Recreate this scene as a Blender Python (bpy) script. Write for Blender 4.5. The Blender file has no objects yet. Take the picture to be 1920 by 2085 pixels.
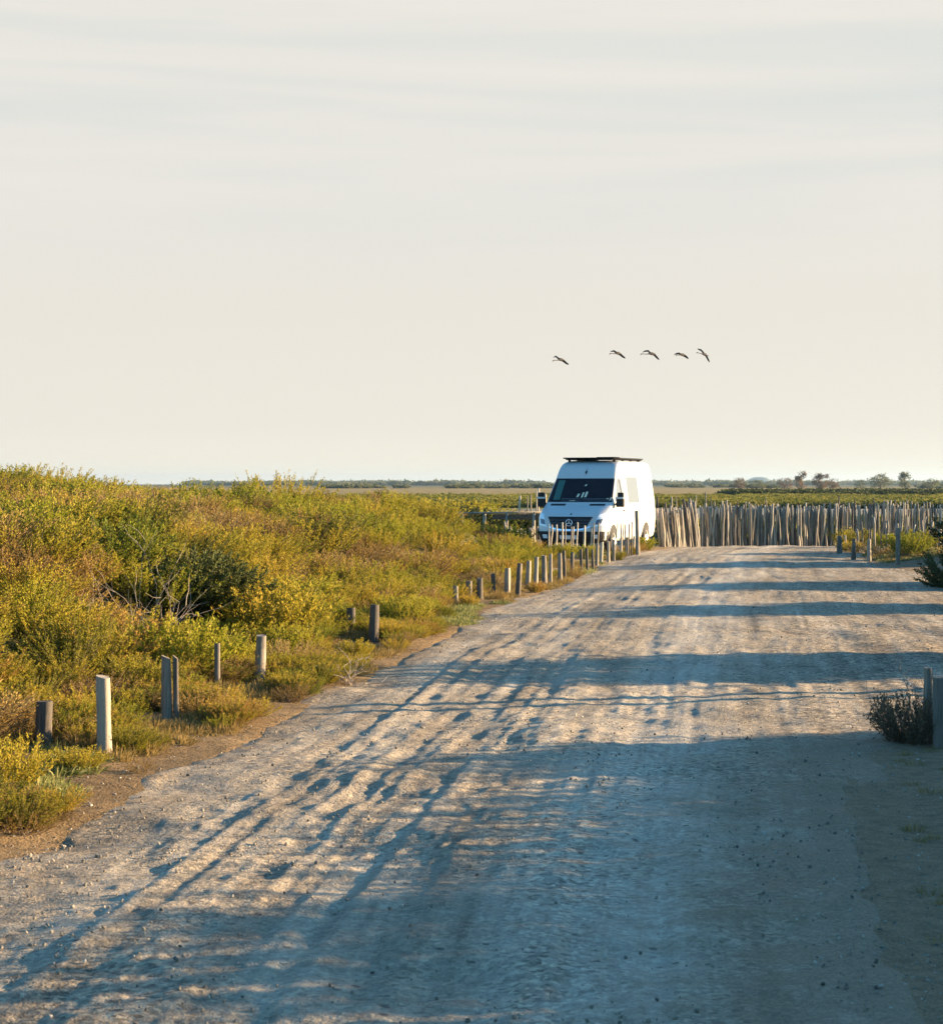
import bpy, math, random
import numpy as np
from mathutils import Vector, Matrix

R = math.radians
random.seed(7)
RNG = np.random.default_rng(11)
sc = bpy.context.scene
COL = sc.collection

# ----------------------------------------------------------------- camera numbers
F = 3840.0            # focal length in photo pixels (1920 wide)
HZ = 985.0            # horizon row
EYE = 1.9


def at(u, Y, v=None, z=None):
    """point at depth Y seen at photo column u (and row v, or height z)"""
    x = (u - 960.0) / F * Y
    if v is not None:
        z = EYE - (v - HZ) / F * Y
    return Vector((x, Y, z or 0.0))


# ----------------------------------------------------------------- noise
def _hash(ix, iy, seed):
    h = (ix.astype(np.int64) * 374761393 + iy.astype(np.int64) * 668265263 + seed * 1442695041) & 0xFFFFFFFF
    h = ((h ^ (h >> 13)) * 1274126177) & 0xFFFFFFFF
    h = h ^ (h >> 16)
    return (h & 0xFFFF) / 65535.0


def vnoise(x, y, seed=0):
    x = np.asarray(x, float); y = np.asarray(y, float)
    x, y = np.broadcast_arrays(x, y)
    ix = np.floor(x); iy = np.floor(y)
    fx = x - ix; fy = y - iy
    fx = fx * fx * fx * (fx * (fx * 6 - 15) + 10); fy = fy * fy * fy * (fy * (fy * 6 - 15) + 10)
    a = _hash(ix, iy, seed); b = _hash(ix + 1, iy, seed)
    c = _hash(ix, iy + 1, seed); d = _hash(ix + 1, iy + 1, seed)
    return (a + (b - a) * fx) * (1 - fy) + (c + (d - c) * fx) * fy


def fbm(x, y, seed=0, octv=4, gain=.5):
    s = 0; amp = 1; tot = 0
    for i in range(octv):
        s = s + amp * vnoise(np.asarray(x) * 2 ** i + 17.3 * i, np.asarray(y) * 2 ** i - 9.1 * i, seed + i)
        tot += amp; amp *= gain
    return s / tot


def sstep(a, b, x):
    t = np.clip((np.asarray(x, float) - a) / (b - a), 0, 1)
    return t * t * (3 - 2 * t)


# ----------------------------------------------------------------- mesh helpers
def mesh_from(name, verts, faces=None, quads=None, smooth=False, tone=None, mats=None, mat_idx=None, uv=None):
    me = bpy.data.meshes.new(name)
    if quads is not None:
        verts = np.asarray(verts, np.float32); quads = np.asarray(quads, np.int32)
        n = len(quads); k = quads.shape[1]
        me.vertices.add(len(verts)); me.vertices.foreach_set('co', verts.ravel())
        me.loops.add(n * k); me.loops.foreach_set('vertex_index', quads.ravel())
        me.polygons.add(n); me.polygons.foreach_set('loop_start', np.arange(0, n * k, k, dtype=np.int32))
        me.update(calc_edges=True)
        if mat_idx is not None:
            me.polygons.foreach_set('material_index', np.asarray(mat_idx, np.int32))
        if uv is not None:
            l = me.uv_layers.new(name='UVMap')
            l.data.foreach_set('uv', np.asarray(uv, np.float32)[quads.ravel()].ravel())
    else:
        me.from_pydata([tuple(v) for v in verts], [], faces); me.update()
        if mat_idx is not None:
            me.polygons.foreach_set('material_index', np.asarray(mat_idx, np.int32))
    me.polygons.foreach_set('use_smooth', np.full(len(me.polygons), smooth))
    if tone is not None:
        a = me.attributes.new('tone', 'FLOAT', 'POINT'); a.data.foreach_set('value', np.asarray(tone, np.float32))
    for m in (mats or []):
        me.materials.append(m)
    me.validate()
    return me


def link(name, me, parent=None, loc=None, label=None, cat=None, group=None, kind=None, rot=None, scale=None):
    o = bpy.data.objects.new(name, me); COL.objects.link(o)
    if parent is not None: o.parent = parent
    if loc is not None: o.location = loc
    if rot is not None: o.rotation_euler = rot
    if scale is not None: o.scale = scale if hasattr(scale, '__len__') else (scale,) * 3
    if label: o['label'] = label
    if cat: o['category'] = cat
    if group: o['group'] = group
    if kind: o['kind'] = kind
    return o


class MB:
    """small face collector with material slots"""
    def __init__(s): s.v = []; s.f = []; s.m = []; s.mats = []

    def slot(s, mat):
        if mat not in s.mats: s.mats.append(mat)
        return s.mats.index(mat)

    def add(s, verts, faces, mat):
        b = len(s.v); s.v += [tuple(p) for p in verts]; k = s.slot(mat)
        for f in faces: s.f.append([i + b for i in f]); s.m.append(k)

    def box(s, c, d, mat, rz=0.0):
        x, y, z = [q / 2 for q in d]; ca, sa = math.cos(rz), math.sin(rz)
        vs = [(c[0] + ca * a - sa * b, c[1] + sa * a + ca * b, c[2] + e) for e in (-z, z) for a, b in ((-x, -y), (x, -y), (x, y), (-x, y))]
        s.add(vs, [(3, 2, 1, 0), (4, 5, 6, 7), (0, 1, 5, 4), (1, 2, 6, 5), (2, 3, 7, 6), (3, 0, 4, 7)], mat)

    def tube(s, pts, rad, mat, n=6, cap=True):
        pts = [Vector(p) for p in pts]
        if not hasattr(rad, '__len__'): rad = [rad] * len(pts)
        vs = []; prev = None
        for i, p in enumerate(pts):
            t = (pts[min(i + 1, len(pts) - 1)] - pts[max(i - 1, 0)]).normalized()
            a = prev if prev is not None else (Vector((0, 0, 1)) if abs(t.z) < .9 else Vector((1, 0, 0)))
            a = (a - t * a.dot(t)).normalized(); b = t.cross(a); prev = a
            for k in range(n):
                th = 2 * math.pi * k / n
                vs.append(p + (a * math.cos(th) + b * math.sin(th)) * rad[i])
        fs = []
        for i in range(len(pts) - 1):
            for k in range(n):
                fs.append((i * n + k, i * n + (k + 1) % n, (i + 1) * n + (k + 1) % n, (i + 1) * n + k))
        if cap:
            fs.append(tuple(range(n))[::-1]); fs.append(tuple(range((len(pts) - 1) * n, len(pts) * n)))
        s.add(vs, fs, mat)

    def mesh(s, name, smooth=False):
        return mesh_from(name, s.v, faces=s.f, smooth=smooth, mats=s.mats, mat_idx=s.m)


# ----------------------------------------------------------------- materials
def newmat(name):
    m = bpy.data.materials.new(name); m.use_nodes = True
    nt = m.node_tree; nt.nodes.clear()
    out = nt.nodes.new('ShaderNodeOutputMaterial')
    return m, nt, out


def N(nt, typ, **kw):
    n = nt.nodes.new(typ)
    for k, v in kw.items():
        if k in n.inputs.keys(): n.inputs[k].default_value = v
        else: setattr(n, k, v)
    return n


def ramp(nt, stops, interp='LINEAR'):
    r = nt.nodes.new('ShaderNodeValToRGB'); cr = r.color_ramp; cr.interpolation = interp
    while len(cr.elements) < len(stops): cr.elements.new(.5)
    for e, (p, c) in zip(cr.elements, stops):
        e.position = p; e.color = (*c, 1) if len(c) == 3 else c
    return r


def mathn(nt, op, a, b=None, clamp=False):
    n = nt.nodes.new('ShaderNodeMath'); n.operation = op; n.use_clamp = clamp
    for i, q in enumerate((a, b)):
        if q is None: continue
        if isinstance(q, (int, float)): n.inputs[i].default_value = q
        else: nt.links.new(q, n.inputs[i])
    return n.outputs[0]


def mixc(nt, fac, a, b, mode='MIX'):
    n = nt.nodes.new('ShaderNodeMix'); n.data_type = 'RGBA'; n.blend_type = mode
    for s, q in ((0, fac), (6, a), (7, b)):
        if isinstance(q, (int, float)): n.inputs[s].default_value = q
        elif isinstance(q, tuple): n.inputs[s].default_value = (*q, 1)
        else: nt.links.new(q, n.inputs[s])
    return n.outputs[2]


def noise(nt, vec, scale, detail=4, rough=.55, dist=0.0):
    n = N(nt, 'ShaderNodeTexNoise', Scale=scale, Detail=detail, Roughness=rough, Distortion=dist)
    if vec is not None: nt.links.new(vec, n.inputs['Vector'])
    return n.outputs['Fac']


def mapping(nt, vec, scale):
    m = nt.nodes.new('ShaderNodeMapping'); m.inputs['Scale'].default_value = scale
    nt.links.new(vec, m.inputs['Vector']); return m.outputs[0]


def plain(name, col, rough=.6, metal=0.0, spec=.5, var=0.0, vscale=8.0):
    m, nt, out = newmat(name)
    b = N(nt, 'ShaderNodeBsdfPrincipled', Roughness=rough, Metallic=metal)
    b.inputs['Specular IOR Level'].default_value = spec
    if var:
        tc = nt.nodes.new('ShaderNodeTexCoord')
        f = noise(nt, tc.outputs['Object'], vscale, 5)
        r = ramp(nt, [(.3, tuple(c * (1 - var) for c in col)), (.7, tuple(min(1, c * (1 + var)) for c in col))])
        nt.links.new(f, r.inputs[0]); nt.links.new(r.outputs[0], b.inputs['Base Color'])
    else:
        b.inputs['Base Color'].default_value = (*col, 1)
    nt.links.new(b.outputs[0], out.inputs[0])
    return m


def leaf_mat(name, stops, transl=.35, nscale=.45, wn=.6, wr=.35, wt=.5, off=0.0):
    """leaf colour runs along a ramp: plant's own random, its leaf tone and slow patches over the land"""
    m, nt, out = newmat(name)
    at_ = N(nt, 'ShaderNodeAttribute', attribute_name='tone')
    oi = nt.nodes.new('ShaderNodeObjectInfo'); geo = nt.nodes.new('ShaderNodeNewGeometry')
    n1 = noise(nt, geo.outputs['Position'], nscale, 3)
    t = mathn(nt, 'MULTIPLY', mathn(nt, 'SUBTRACT', n1, .5), wn * 2)
    t = mathn(nt, 'ADD', t, mathn(nt, 'MULTIPLY', mathn(nt, 'SUBTRACT', oi.outputs['Random'], .5), wr * 2))
    t = mathn(nt, 'ADD', t, mathn(nt, 'MULTIPLY', mathn(nt, 'SUBTRACT', at_.outputs['Fac'], .5), wt * 2))
    t = mathn(nt, 'ADD', t, .5 + off, True)
    r = ramp(nt, stops); nt.links.new(t, r.inputs[0])
    d = N(nt, 'ShaderNodeBsdfPrincipled', Roughness=.7); d.inputs['Specular IOR Level'].default_value = .08
    tr = nt.nodes.new('ShaderNodeBsdfTranslucent')
    nt.links.new(r.outputs[0], d.inputs['Base Color']); nt.links.new(r.outputs[0], tr.inputs['Color'])
    mx = nt.nodes.new('ShaderNodeMixShader'); mx.inputs[0].default_value = transl
    nt.links.new(d.outputs[0], mx.inputs[1]); nt.links.new(tr.outputs[0], mx.inputs[2])
    nt.links.new(mx.outputs[0], out.inputs[0])
    return m


M_LEAF = leaf_mat('shrub_leaf', [(0, (0.056, 0.066, 0.014)), (.25, (0.141, 0.133, 0.020)), (.5, (0.288, 0.243, 0.027)), (.78, (0.362, 0.271, 0.034)), (1, (0.305, 0.186, 0.047))], wt=.3, off=.02)
M_LEAFG = leaf_mat('fresh_shrub_leaf', [(0, (0.045, 0.068, 0.014)), (.3, (0.130, 0.147, 0.020)), (.6, (0.266, 0.254, 0.023)), (1, (0.305, 0.249, 0.034))], wt=.3, off=.02)
M_LEAFD = leaf_mat('dry_shrub_leaf', [(0, (.09, .065, .02)), (.35, (.20, .13, .035)), (.7, (.29, .185, .05)), (1, (.32, .23, .09))], wt=.3)
M_DARK = leaf_mat('dark_bush_leaf', [(0, (.024, .034, .014)), (.5, (.048, .060, .022)), (1, (.08, .09, .028))], transl=.2)
M_TREE = leaf_mat('far_tree_leaf', [(0, (.055, .07, .035)), (.5, (.10, .115, .055)), (1, (.15, .145, .07))], nscale=.2)  # leaf colours lightened to stand in for distance haze
M_TREEB = leaf_mat('far_russet_leaf', [(0, (.06, .045, .03)), (.5, (.12, .08, .05)), (1, (.18, .12, .07))], nscale=.2)
M_STRAW = leaf_mat('dry_grass', [(0, (.11, .09, .03)), (.5, (.22, .155, .05)), (1, (.32, .23, .09))], transl=.3, nscale=1.2)
M_PALEG = leaf_mat('pale_green_cover', [(0, (.10, .12, .035)), (.5, (.21, .22, .07)), (1, (.31, .29, .12))], transl=.3, nscale=1.2)
M_STEM = plain('twig_bark', (.11, .075, .05), .9, var=.4, vscale=20)
M_DEAD = plain('dead_twig', (.30, .245, .19), .9, var=.3, vscale=20)


def wood(name, a, b, c):
    m, nt, out = newmat(name)
    tc = nt.nodes.new('ShaderNodeTexCoord'); oi = nt.nodes.new('ShaderNodeObjectInfo')
    va = nt.nodes.new('ShaderNodeVectorMath'); va.operation = 'ADD'
    nt.links.new(tc.outputs['Object'], va.inputs[0]); nt.links.new(oi.outputs['Random'], va.inputs[1])
    g = noise(nt, mapping(nt, va.outputs[0], (60, 60, 3)), 1.0, 5, .6, .4)
    p = noise(nt, va.outputs[0], 5, 3)
    r = ramp(nt, [(.36, a), (.5, b), (.66, c)])
    f = mathn(nt, 'ADD', mathn(nt, 'MULTIPLY', g, .65), mathn(nt, 'MULTIPLY', p, .35))
    f = mathn(nt, 'ADD', f, mathn(nt, 'MULTIPLY', mathn(nt, 'SUBTRACT', oi.outputs['Random'], .5), .34))
    nt.links.new(f, r.inputs[0])
    bs = N(nt, 'ShaderNodeBsdfPrincipled', Roughness=.85); bs.inputs['Specular IOR Level'].default_value = .2
    nt.links.new(r.outputs[0], bs.inputs['Base Color'])
    bp = N(nt, 'ShaderNodeBump', Strength=.6, Distance=.008)
    nt.links.new(g, bp.inputs['Height']); nt.links.new(bp.outputs[0], bs.inputs['Normal'])
    nt.links.new(bs.outputs[0], out.inputs[0])
    return m


M_POST = wood('weathered_post', (.075, .064, .054), (.17, .146, .118), (.28, .242, .19))
M_POSTD = wood('shade_dark_post', (.03, .028, .025), (.07, .062, .054), (.13, .115, .095))  # post wood darkened so the right edge post carries its shade in colour
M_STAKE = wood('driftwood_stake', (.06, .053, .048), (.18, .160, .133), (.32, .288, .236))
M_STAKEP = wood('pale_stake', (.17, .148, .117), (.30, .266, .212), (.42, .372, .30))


# ----------------------------------------------------------------- plan of the place
EY = np.array([2., 6.6, 9.18, 12.06, 15.7, 17.8, 22.4, 27.5, 31.7, 36.5, 40.5, 47., 52., 56, 62.])
EX = np.array([-2.9, -2.55, -2.3, -1.92, -1.47, -1.11, -.47, .22, .95, 1.9, 2.53, 3.6, 4.75, 5.8, 7.0])
RY = np.array([2., 5., 6.6, 9., 11.9, 13.2, 14.3, 15.5, 17., 20., 30., 40., 44., 47., 49., 52., 62.])
RX = np.array([.4, 1.0, 1.45, 1.9, 2.35, 2.75, 3.6, 5.2, 6.6, 7.6, 8.2, 9.6, 9.5, 9.7, 9.9, 11.5, 14.])
PD = np.array([-1, 0, .7, 1.6, 2.6, 3.5, 4.5, 6., 8, 10, 14, 20, 40])
PH = np.array([0, 0, .03, .10, .28, .74, 1.04, 1.20, 1.22, 1.34, 1.74, 1.75, 1.75])


def Eof(Y): return np.interp(Y, EY, EX)
def Rof(Y): return np.interp(Y, RY, RX)


def base_h(X, Y):
    """land without the road's own relief"""
    X = np.asarray(X, float); Y = np.asarray(Y, float)
    d = Eof(Y) - X
    h = np.interp(d, PD, PH)
    h = h * (1 - sstep(44.5, 50.5, Y)) * sstep(2, 8, Y)
    h = h + (fbm(X * .5, Y * .5, 3, 3) - .5) * .35 * sstep(1.0, 3.5, d) * (1 - sstep(46, 52, Y))
    # the shaded hollow in the scrub
    h = h - .30 * np.exp(-(((X + 3.2) / 1.2) ** 2 + ((Y - 20.4) / 1.5) ** 2))
    h = h - .17 * sstep(56.3, 59, Y) * (1 - sstep(64, 80, Y))
    # right hand bank
    r = X - Rof(Y)
    h = h + .22 * sstep(.3, 2.2, r) * (1 - sstep(50, 56, Y))
    h = h + (fbm(X * 1.4, Y * 1.4, 8, 4) - .5) * .07
    return h


def road_h(X, Y):
    t = X - Eof(Y); w = Rof(Y) - Eof(Y)
    left = 1 - sstep(1.6, 4.2, t)
    h = base_h(X, Y) * 1.0
    lump = fbm(t * 1.3, Y * .9, 21, 2) - .5
    ridge = fbm(t * 3.4 + Y * .25, Y * 1.15, 25, 3) - .5
    ruts = fbm(t * 3.6 + (vnoise(Y * .25, 0, 31) - .5) * 1.4, Y * .22, 41, 3) - .5
    tread = fbm(t * 9.0 + (vnoise(Y * .2, 0, 33) - .5) * 2.0, Y * .16, 45, 2) - .5
    small = fbm(t * 8.5, Y * 6.0, 51, 3) - .5
    fade = sstep(0, 1.0, t)
    far = 1 - .5 * sstep(17, 26, Y)
    h = h + fade * far * (lump * (.010 + .017 * left) + ridge * (.006 + .015 * left) + ruts * (.013 + .002 * left) + tread * (.013 + .010 * left) + small * (.008 + .010 * left))
    h = h + .045 * np.sin(np.clip(t / np.maximum(w, .1), 0, 1) * math.pi) * sstep(20, 30, Y)
    # tyre tracks
    for c, amp in ((2.15, 1.), (2.75, .9), (3.75, .8)):
        cc = c + (vnoise(Y * .12, c, 61) - .5) * 1.3
        h = h - .007 * amp * np.exp(-((t - cc) / .09) ** 2)
    return h


def ground_h(X, Y):
    t = X - Eof(Y); r = Rof(Y) - X
    inside = sstep(.0, .35, t) * sstep(.0, .35, r) * (1 - sstep(58.5, 59.5, np.asarray(Y, float)))
    return base_h(X, Y) - .16 * inside


# ----------------------------------------------------------------- ground materials
def earth_mat():
    m, nt, out = newmat('verge_earth')
    geo = nt.nodes.new('ShaderNodeNewGeometry'); P = geo.outputs['Position']
    a = noise(nt, P, 1.1, 5); b = noise(nt, P, 9, 5, .65); c = noise(nt, P, 70, 3, .6)
    r = ramp(nt, [(.3, (.10, .062, .028)), (.5, (.20, .135, .068)), (.7, (.29, .21, .115))])
    f = mathn(nt, 'ADD', mathn(nt, 'MULTIPLY', a, .4), mathn(nt, 'ADD', mathn(nt, 'MULTIPLY', b, .35), mathn(nt, 'MULTIPLY', c, .25)))
    nt.links.new(f, r.inputs[0])
    # right hand verge: dark earth under leaf litter
    sep = nt.nodes.new('ShaderNodeSeparateXYZ'); nt.links.new(P, sep.inputs[0])
    col = mixc(nt, mathn(nt, 'MULTIPLY', mathn(nt, 'SUBTRACT', sep.outputs[0], 1.0), 2.0, True), r.outputs[0], mixc(nt, mathn(nt, 'ADD', mathn(nt, 'MULTIPLY', c, .9), mathn(nt, 'MULTIPLY', mathn(nt, 'SUBTRACT', b, .45), .8), True), (.06, .042, .026), (.42, .30, .18)))
    inl = N(nt, 'ShaderNodeAttribute', attribute_name='inland')
    col = mixc(nt, mathn(nt, 'MULTIPLY', inl.outputs['Fac'], .92), col, mixc(nt, b, (.035, .034, .014), (.12, .10, .035)))
    bs = N(nt, 'ShaderNodeBsdfPrincipled', Roughness=.95); bs.inputs['Specular IOR Level'].default_value = .1
    nt.links.new(col, bs.inputs['Base Color'])
    bp = N(nt, 'ShaderNodeBump', Strength=1.0, Distance=.06)
    nt.links.new(mathn(nt, 'ADD', b, mathn(nt, 'MULTIPLY', c, .4)), bp.inputs['Height']); nt.links.new(bp.outputs[0], bs.inputs['Normal'])
    nt.links.new(bs.outputs[0], out.inputs[0])
    return m


def road_mat():
    m, nt, out = newmat('gravel_track')
    geo = nt.nodes.new('ShaderNodeNewGeometry'); P = geo.outputs['Position']
    uvn = nt.nodes.new('ShaderNodeTexCoord'); UV = uvn.outputs['UV']
    sep = nt.nodes.new('ShaderNodeSeparateXYZ'); nt.links.new(UV, sep.inputs[0])
    big = noise(nt, P, .7, 4); mid = noise(nt, P, 6, 5, .65); fine = noise(nt, P, 60, 4, .7)
    streak = noise(nt, mapping(nt, UV, (3.2, .16, 1)), 1, 5, .6, .6)
    streak2 = noise(nt, mapping(nt, UV, (11, .35, 1)), 1, 4, .6, .4)
    f = mathn(nt, 'ADD', mathn(nt, 'MULTIPLY', streak, .42), mathn(nt, 'MULTIPLY', big, .22))
    f = mathn(nt, 'ADD', f, mathn(nt, 'MULTIPLY', streak2, .14))
    f = mathn(nt, 'ADD', f, mathn(nt, 'MULTIPLY', mid, .22))
    r = ramp(nt, [(.33, (.135, .112, .083)), (.45, (.25, .212, .158)), (.55, (.35, .302, .23)), (.66, (.49, .438, .35))])
    nt.links.new(f, r.inputs[0])
    # packed pale wheel lanes right of the middle
    su = nt.nodes.new('ShaderNodeSeparateXYZ'); nt.links.new(UV, su.inputs[0])
    wv = mathn(nt, 'ADD', su.outputs[0], mathn(nt, 'MULTIPLY', mathn(nt, 'SUBTRACT', noise(nt, mapping(nt, UV, (.6, .25, 1)), 1, 4), .5), 1.4))
    lane = mathn(nt, 'SUBTRACT', 1.0, mathn(nt, 'MULTIPLY', mathn(nt, 'ABSOLUTE', mathn(nt, 'SUBTRACT', wv, 3.05)), 1.5), True)
    lane = mathn(nt, 'MULTIPLY', lane, mathn(nt, 'MULTIPLY', streak2, 1.3), True)
    dusty = mixc(nt, mathn(nt, 'MULTIPLY', lane, .75), r.outputs[0], (.50, .455, .375))
    # single small stones, dark and pale
    vo = N(nt, 'ShaderNodeTexVoronoi', Scale=38.0); nt.links.new(P, vo.inputs['Vector'])
    gr = ramp(nt, [(0, (.34, .33, .32)), (.3, (.80, .80, .80)), (.65, (1.05, 1.03, 1.0)), (1, (1.65, 1.58, 1.46))])
    cs = nt.nodes.new('ShaderNodeSeparateXYZ'); nt.links.new(vo.outputs['Color'], cs.inputs[0])
    nt.links.new(cs.outputs[0], gr.inputs[0])
    vo2 = N(nt, 'ShaderNodeTexVoronoi', Scale=16.0); nt.links.new(P, vo2.inputs['Vector'])
    cs2 = nt.nodes.new('ShaderNodeSeparateXYZ'); nt.links.new(vo2.outputs['Color'], cs2.inputs[0])
    darkspot = mathn(nt, 'MULTIPLY', mathn(nt, 'GREATER_THAN', cs2.outputs[0], .965), mathn(nt, 'LESS_THAN', vo2.outputs['Distance'], .3))
    rightz = mathn(nt, 'MULTIPLY', mathn(nt, 'SUBTRACT', sep.outputs[0], 3.2), .5, True)
    loose = mathn(nt, 'MULTIPLY', mathn(nt, 'SUBTRACT', mathn(nt, 'ADD', noise(nt, mapping(nt, UV, (1.3, .45, 1)), 1, 5, .65, .3), mathn(nt, 'MULTIPLY', rightz, .2)), .42), 4.0, True)
    vo3 = N(nt, 'ShaderNodeTexVoronoi', Scale=17.0); nt.links.new(P, vo3.inputs['Vector'])
    cs3 = nt.nodes.new('ShaderNodeSeparateXYZ'); nt.links.new(vo3.outputs['Color'], cs3.inputs[0])
    gr3 = ramp(nt, [(0, (.45, .44, .43)), (.35, (.85, .85, .85)), (.7, (1.02, 1.0, .98)), (1, (1.5, 1.44, 1.34))]); nt.links.new(cs3.outputs[0], gr3.inputs[0])
    col = mixc(nt, mathn(nt, 'ADD', .35, mathn(nt, 'MULTIPLY', loose, .6)), dusty, gr.outputs[0], 'MULTIPLY')
    col = mixc(nt, mathn(nt, 'MULTIPLY', loose, mathn(nt, 'ADD', .25, mathn(nt, 'MULTIPLY', rightz, .55))), col, gr3.outputs[0], 'MULTIPLY')
    col = mixc(nt, mathn(nt, 'MULTIPLY', loose, .5), col, (.80, .77, .74), 'MULTIPLY')
    col = mixc(nt, mathn(nt, 'MULTIPLY', darkspot, .75), col, (.06, .055, .05))
    fr = ramp(nt, [(.3, (.42, .42, .42)), (.5, (1, 1, 1)), (.7, (1.5, 1.48, 1.42))]); nt.links.new(mathn(nt, 'ADD', mathn(nt, 'MULTIPLY', fine, .5), mathn(nt, 'MULTIPLY', noise(nt, P, 150, 3, .7), .5)), fr.inputs[0])
    col = mixc(nt, .9, col, fr.outputs[0], 'MULTIPLY')
    el = N(nt, 'ShaderNodeAttribute', attribute_name='left_gap'); er = N(nt, 'ShaderNodeAttribute', attribute_name='right_gap')
    wob = mathn(nt, 'MULTIPLY', mathn(nt, 'SUBTRACT', noise(nt, P, 2.6, 5, .7), .5), 1.5)
    fl = mathn(nt, 'SUBTRACT', .95, mathn(nt, 'MULTIPLY', mathn(nt, 'ADD', el.outputs['Fac'], wob), 1.6), True)
    frr = mathn(nt, 'SUBTRACT', 1.0, mathn(nt, 'MULTIPLY', mathn(nt, 'ADD', mathn(nt, 'SUBTRACT', er.outputs['Fac'], .55), mathn(nt, 'MULTIPLY', wob, 1.6)), .95), True)
    col = mixc(nt, mathn(nt, 'MULTIPLY', fl, .8), col, mixc(nt, mid, (.12, .075, .035), (.27, .19, .10)))
    nearv = mathn(nt, 'MULTIPLY', mathn(nt, 'SUBTRACT', 15.5, sep.outputs[1]), .6, True)
    col = mixc(nt, mathn(nt, 'MULTIPLY', mathn(nt, 'MULTIPLY', frr, nearv), .85), col, mixc(nt, fine, (.06, .043, .027), (.40, .285, .18)))
    bs = N(nt, 'ShaderNodeBsdfPrincipled', Roughness=.92); bs.inputs['Specular IOR Level'].default_value = .15
    nt.links.new(col, bs.inputs['Base Color'])
    vb = N(nt, 'ShaderNodeTexVoronoi', Scale=30.0); vb.feature = 'SMOOTH_F1'; nt.links.new(P, vb.inputs['Vector'])
    vb2 = N(nt, 'ShaderNodeTexVoronoi', Scale=75.0); nt.links.new(P, vb2.inputs['Vector'])
    grain = mathn(nt, 'SUBTRACT', 1.0, mathn(nt, 'ADD', mathn(nt, 'MULTIPLY', vb.outputs['Distance'], .8), mathn(nt, 'MULTIPLY', vb2.outputs['Distance'], .45)))
    patchy = mathn(nt, 'MULTIPLY', mathn(nt, 'SUBTRACT', noise(nt, P, 1.6, 4), .35), 2.2, True)
    bp = N(nt, 'ShaderNodeBump', Strength=.9, Distance=.028)
    hgt = mathn(nt, 'ADD', mathn(nt, 'ADD', mathn(nt, 'MULTIPLY', mid, .4), mathn(nt, 'MULTIPLY', grain, mathn(nt, 'ADD', .15, mathn(nt, 'MULTIPLY', patchy, .5)))), mathn(nt, 'ADD', mathn(nt, 'MULTIPLY', fine, .35), mathn(nt, 'MULTIPLY', cs.outputs[0], .12)))
    nt.links.new(hgt, bp.inputs['Height']); nt.links.new(bp.outputs[0], bs.inputs['Normal'])
    nt.links.new(bs.outputs[0], out.inputs[0])
    return m


def marsh_mat():
    m, nt, out = newmat('marsh_land')
    geo = nt.nodes.new('ShaderNodeNewGeometry'); P = geo.outputs['Position']
    sep = nt.nodes.new('ShaderNodeSeparateXYZ'); nt.links.new(P, sep.inputs[0])
    n1 = noise(nt, mapping(nt, P, (.02, .012, .02)), 1, 4)
    y = mathn(nt, 'ADD', sep.outputs[1], mathn(nt, 'MULTIPLY', mathn(nt, 'SUBTRACT', n1, .5), 60))
    lg = mathn(nt, 'DIVIDE', mathn(nt, 'LOGARITHM', y, 10), 4.0)
    L = lambda d: math.log10(d) / 4
    r = ramp(nt, [(L(62), (.17, .14, .08)), (L(120), (.24, .21, .15)), (L(158), (.27, .25, .21)), (L(172), (.10, .105, .02)),
                  (L(230), (.16, .15, .03)), (L(330), (.17, .15, .05)), (L(420), (.27, .20, .09)), (L(800), (.28, .21, .10)), (L(2000), (.10, .10, .05))])
    nt.links.new(lg, r.inputs[0])
    n2 = noise(nt, mapping(nt, P, (.35, .12, .35)), 1, 5, .65)
    fr = ramp(nt, [(.3, (.55, .6, .5)), (.7, (1.3, 1.25, 1.2))]); nt.links.new(n2, fr.inputs[0])
    col = mixc(nt, .8, r.outputs[0], fr.outputs[0], 'MULTIPLY')
    bs = N(nt, 'ShaderNodeBsdfPrincipled', Roughness=.95); bs.inputs['Specular IOR Level'].default_value = .05
    nt.links.new(col, bs.inputs['Base Color']); nt.links.new(bs.outputs[0], out.inputs[0])
    return m


M_EARTH = earth_mat(); M_ROAD = road_mat(); M_MARSH = marsh_mat()


def grid_quads(nr, nc):
    i = np.arange(nr * nc).reshape(nr, nc)
    return np.stack([i[:-1, :-1], i[:-1, 1:], i[1:, 1:], i[1:, :-1]], -1).reshape(-1, 4)


# near ground
ys = np.concatenate([np.arange(2.0, 30, .08), np.arange(30, 66.01, .16)]); xs = np.concatenate([np.arange(-30, -8, .3), np.arange(-8, 12, .1), np.arange(12, 30.01, .3)])
gx, gy = np.meshgrid(xs, ys)
gz = ground_h(gx, gy)
edge = np.minimum(np.minimum(sstep(0, 4, gx + 30), sstep(0, 4, 30 - gx)), sstep(0, 3, 66 - gy))
gz = gz * edge + (1 - edge) * -.12
gro = link('ground', mesh_from('ground', np.stack([gx, gy, gz], -1).reshape(-1, 3), quads=grid_quads(*gx.shape), smooth=True, mats=[M_EARTH]), kind='structure')
a_ = gro.data.attributes.new('inland', 'FLOAT', 'POINT'); a_.data.foreach_set('value', (sstep(.8, 1.6, Eof(gy) - gx + (fbm(gx * 1.5, gy * 1.5, 77, 3) - .5)) * (1 - sstep(46, 50, gy))).astype(np.float32).ravel())

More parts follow.
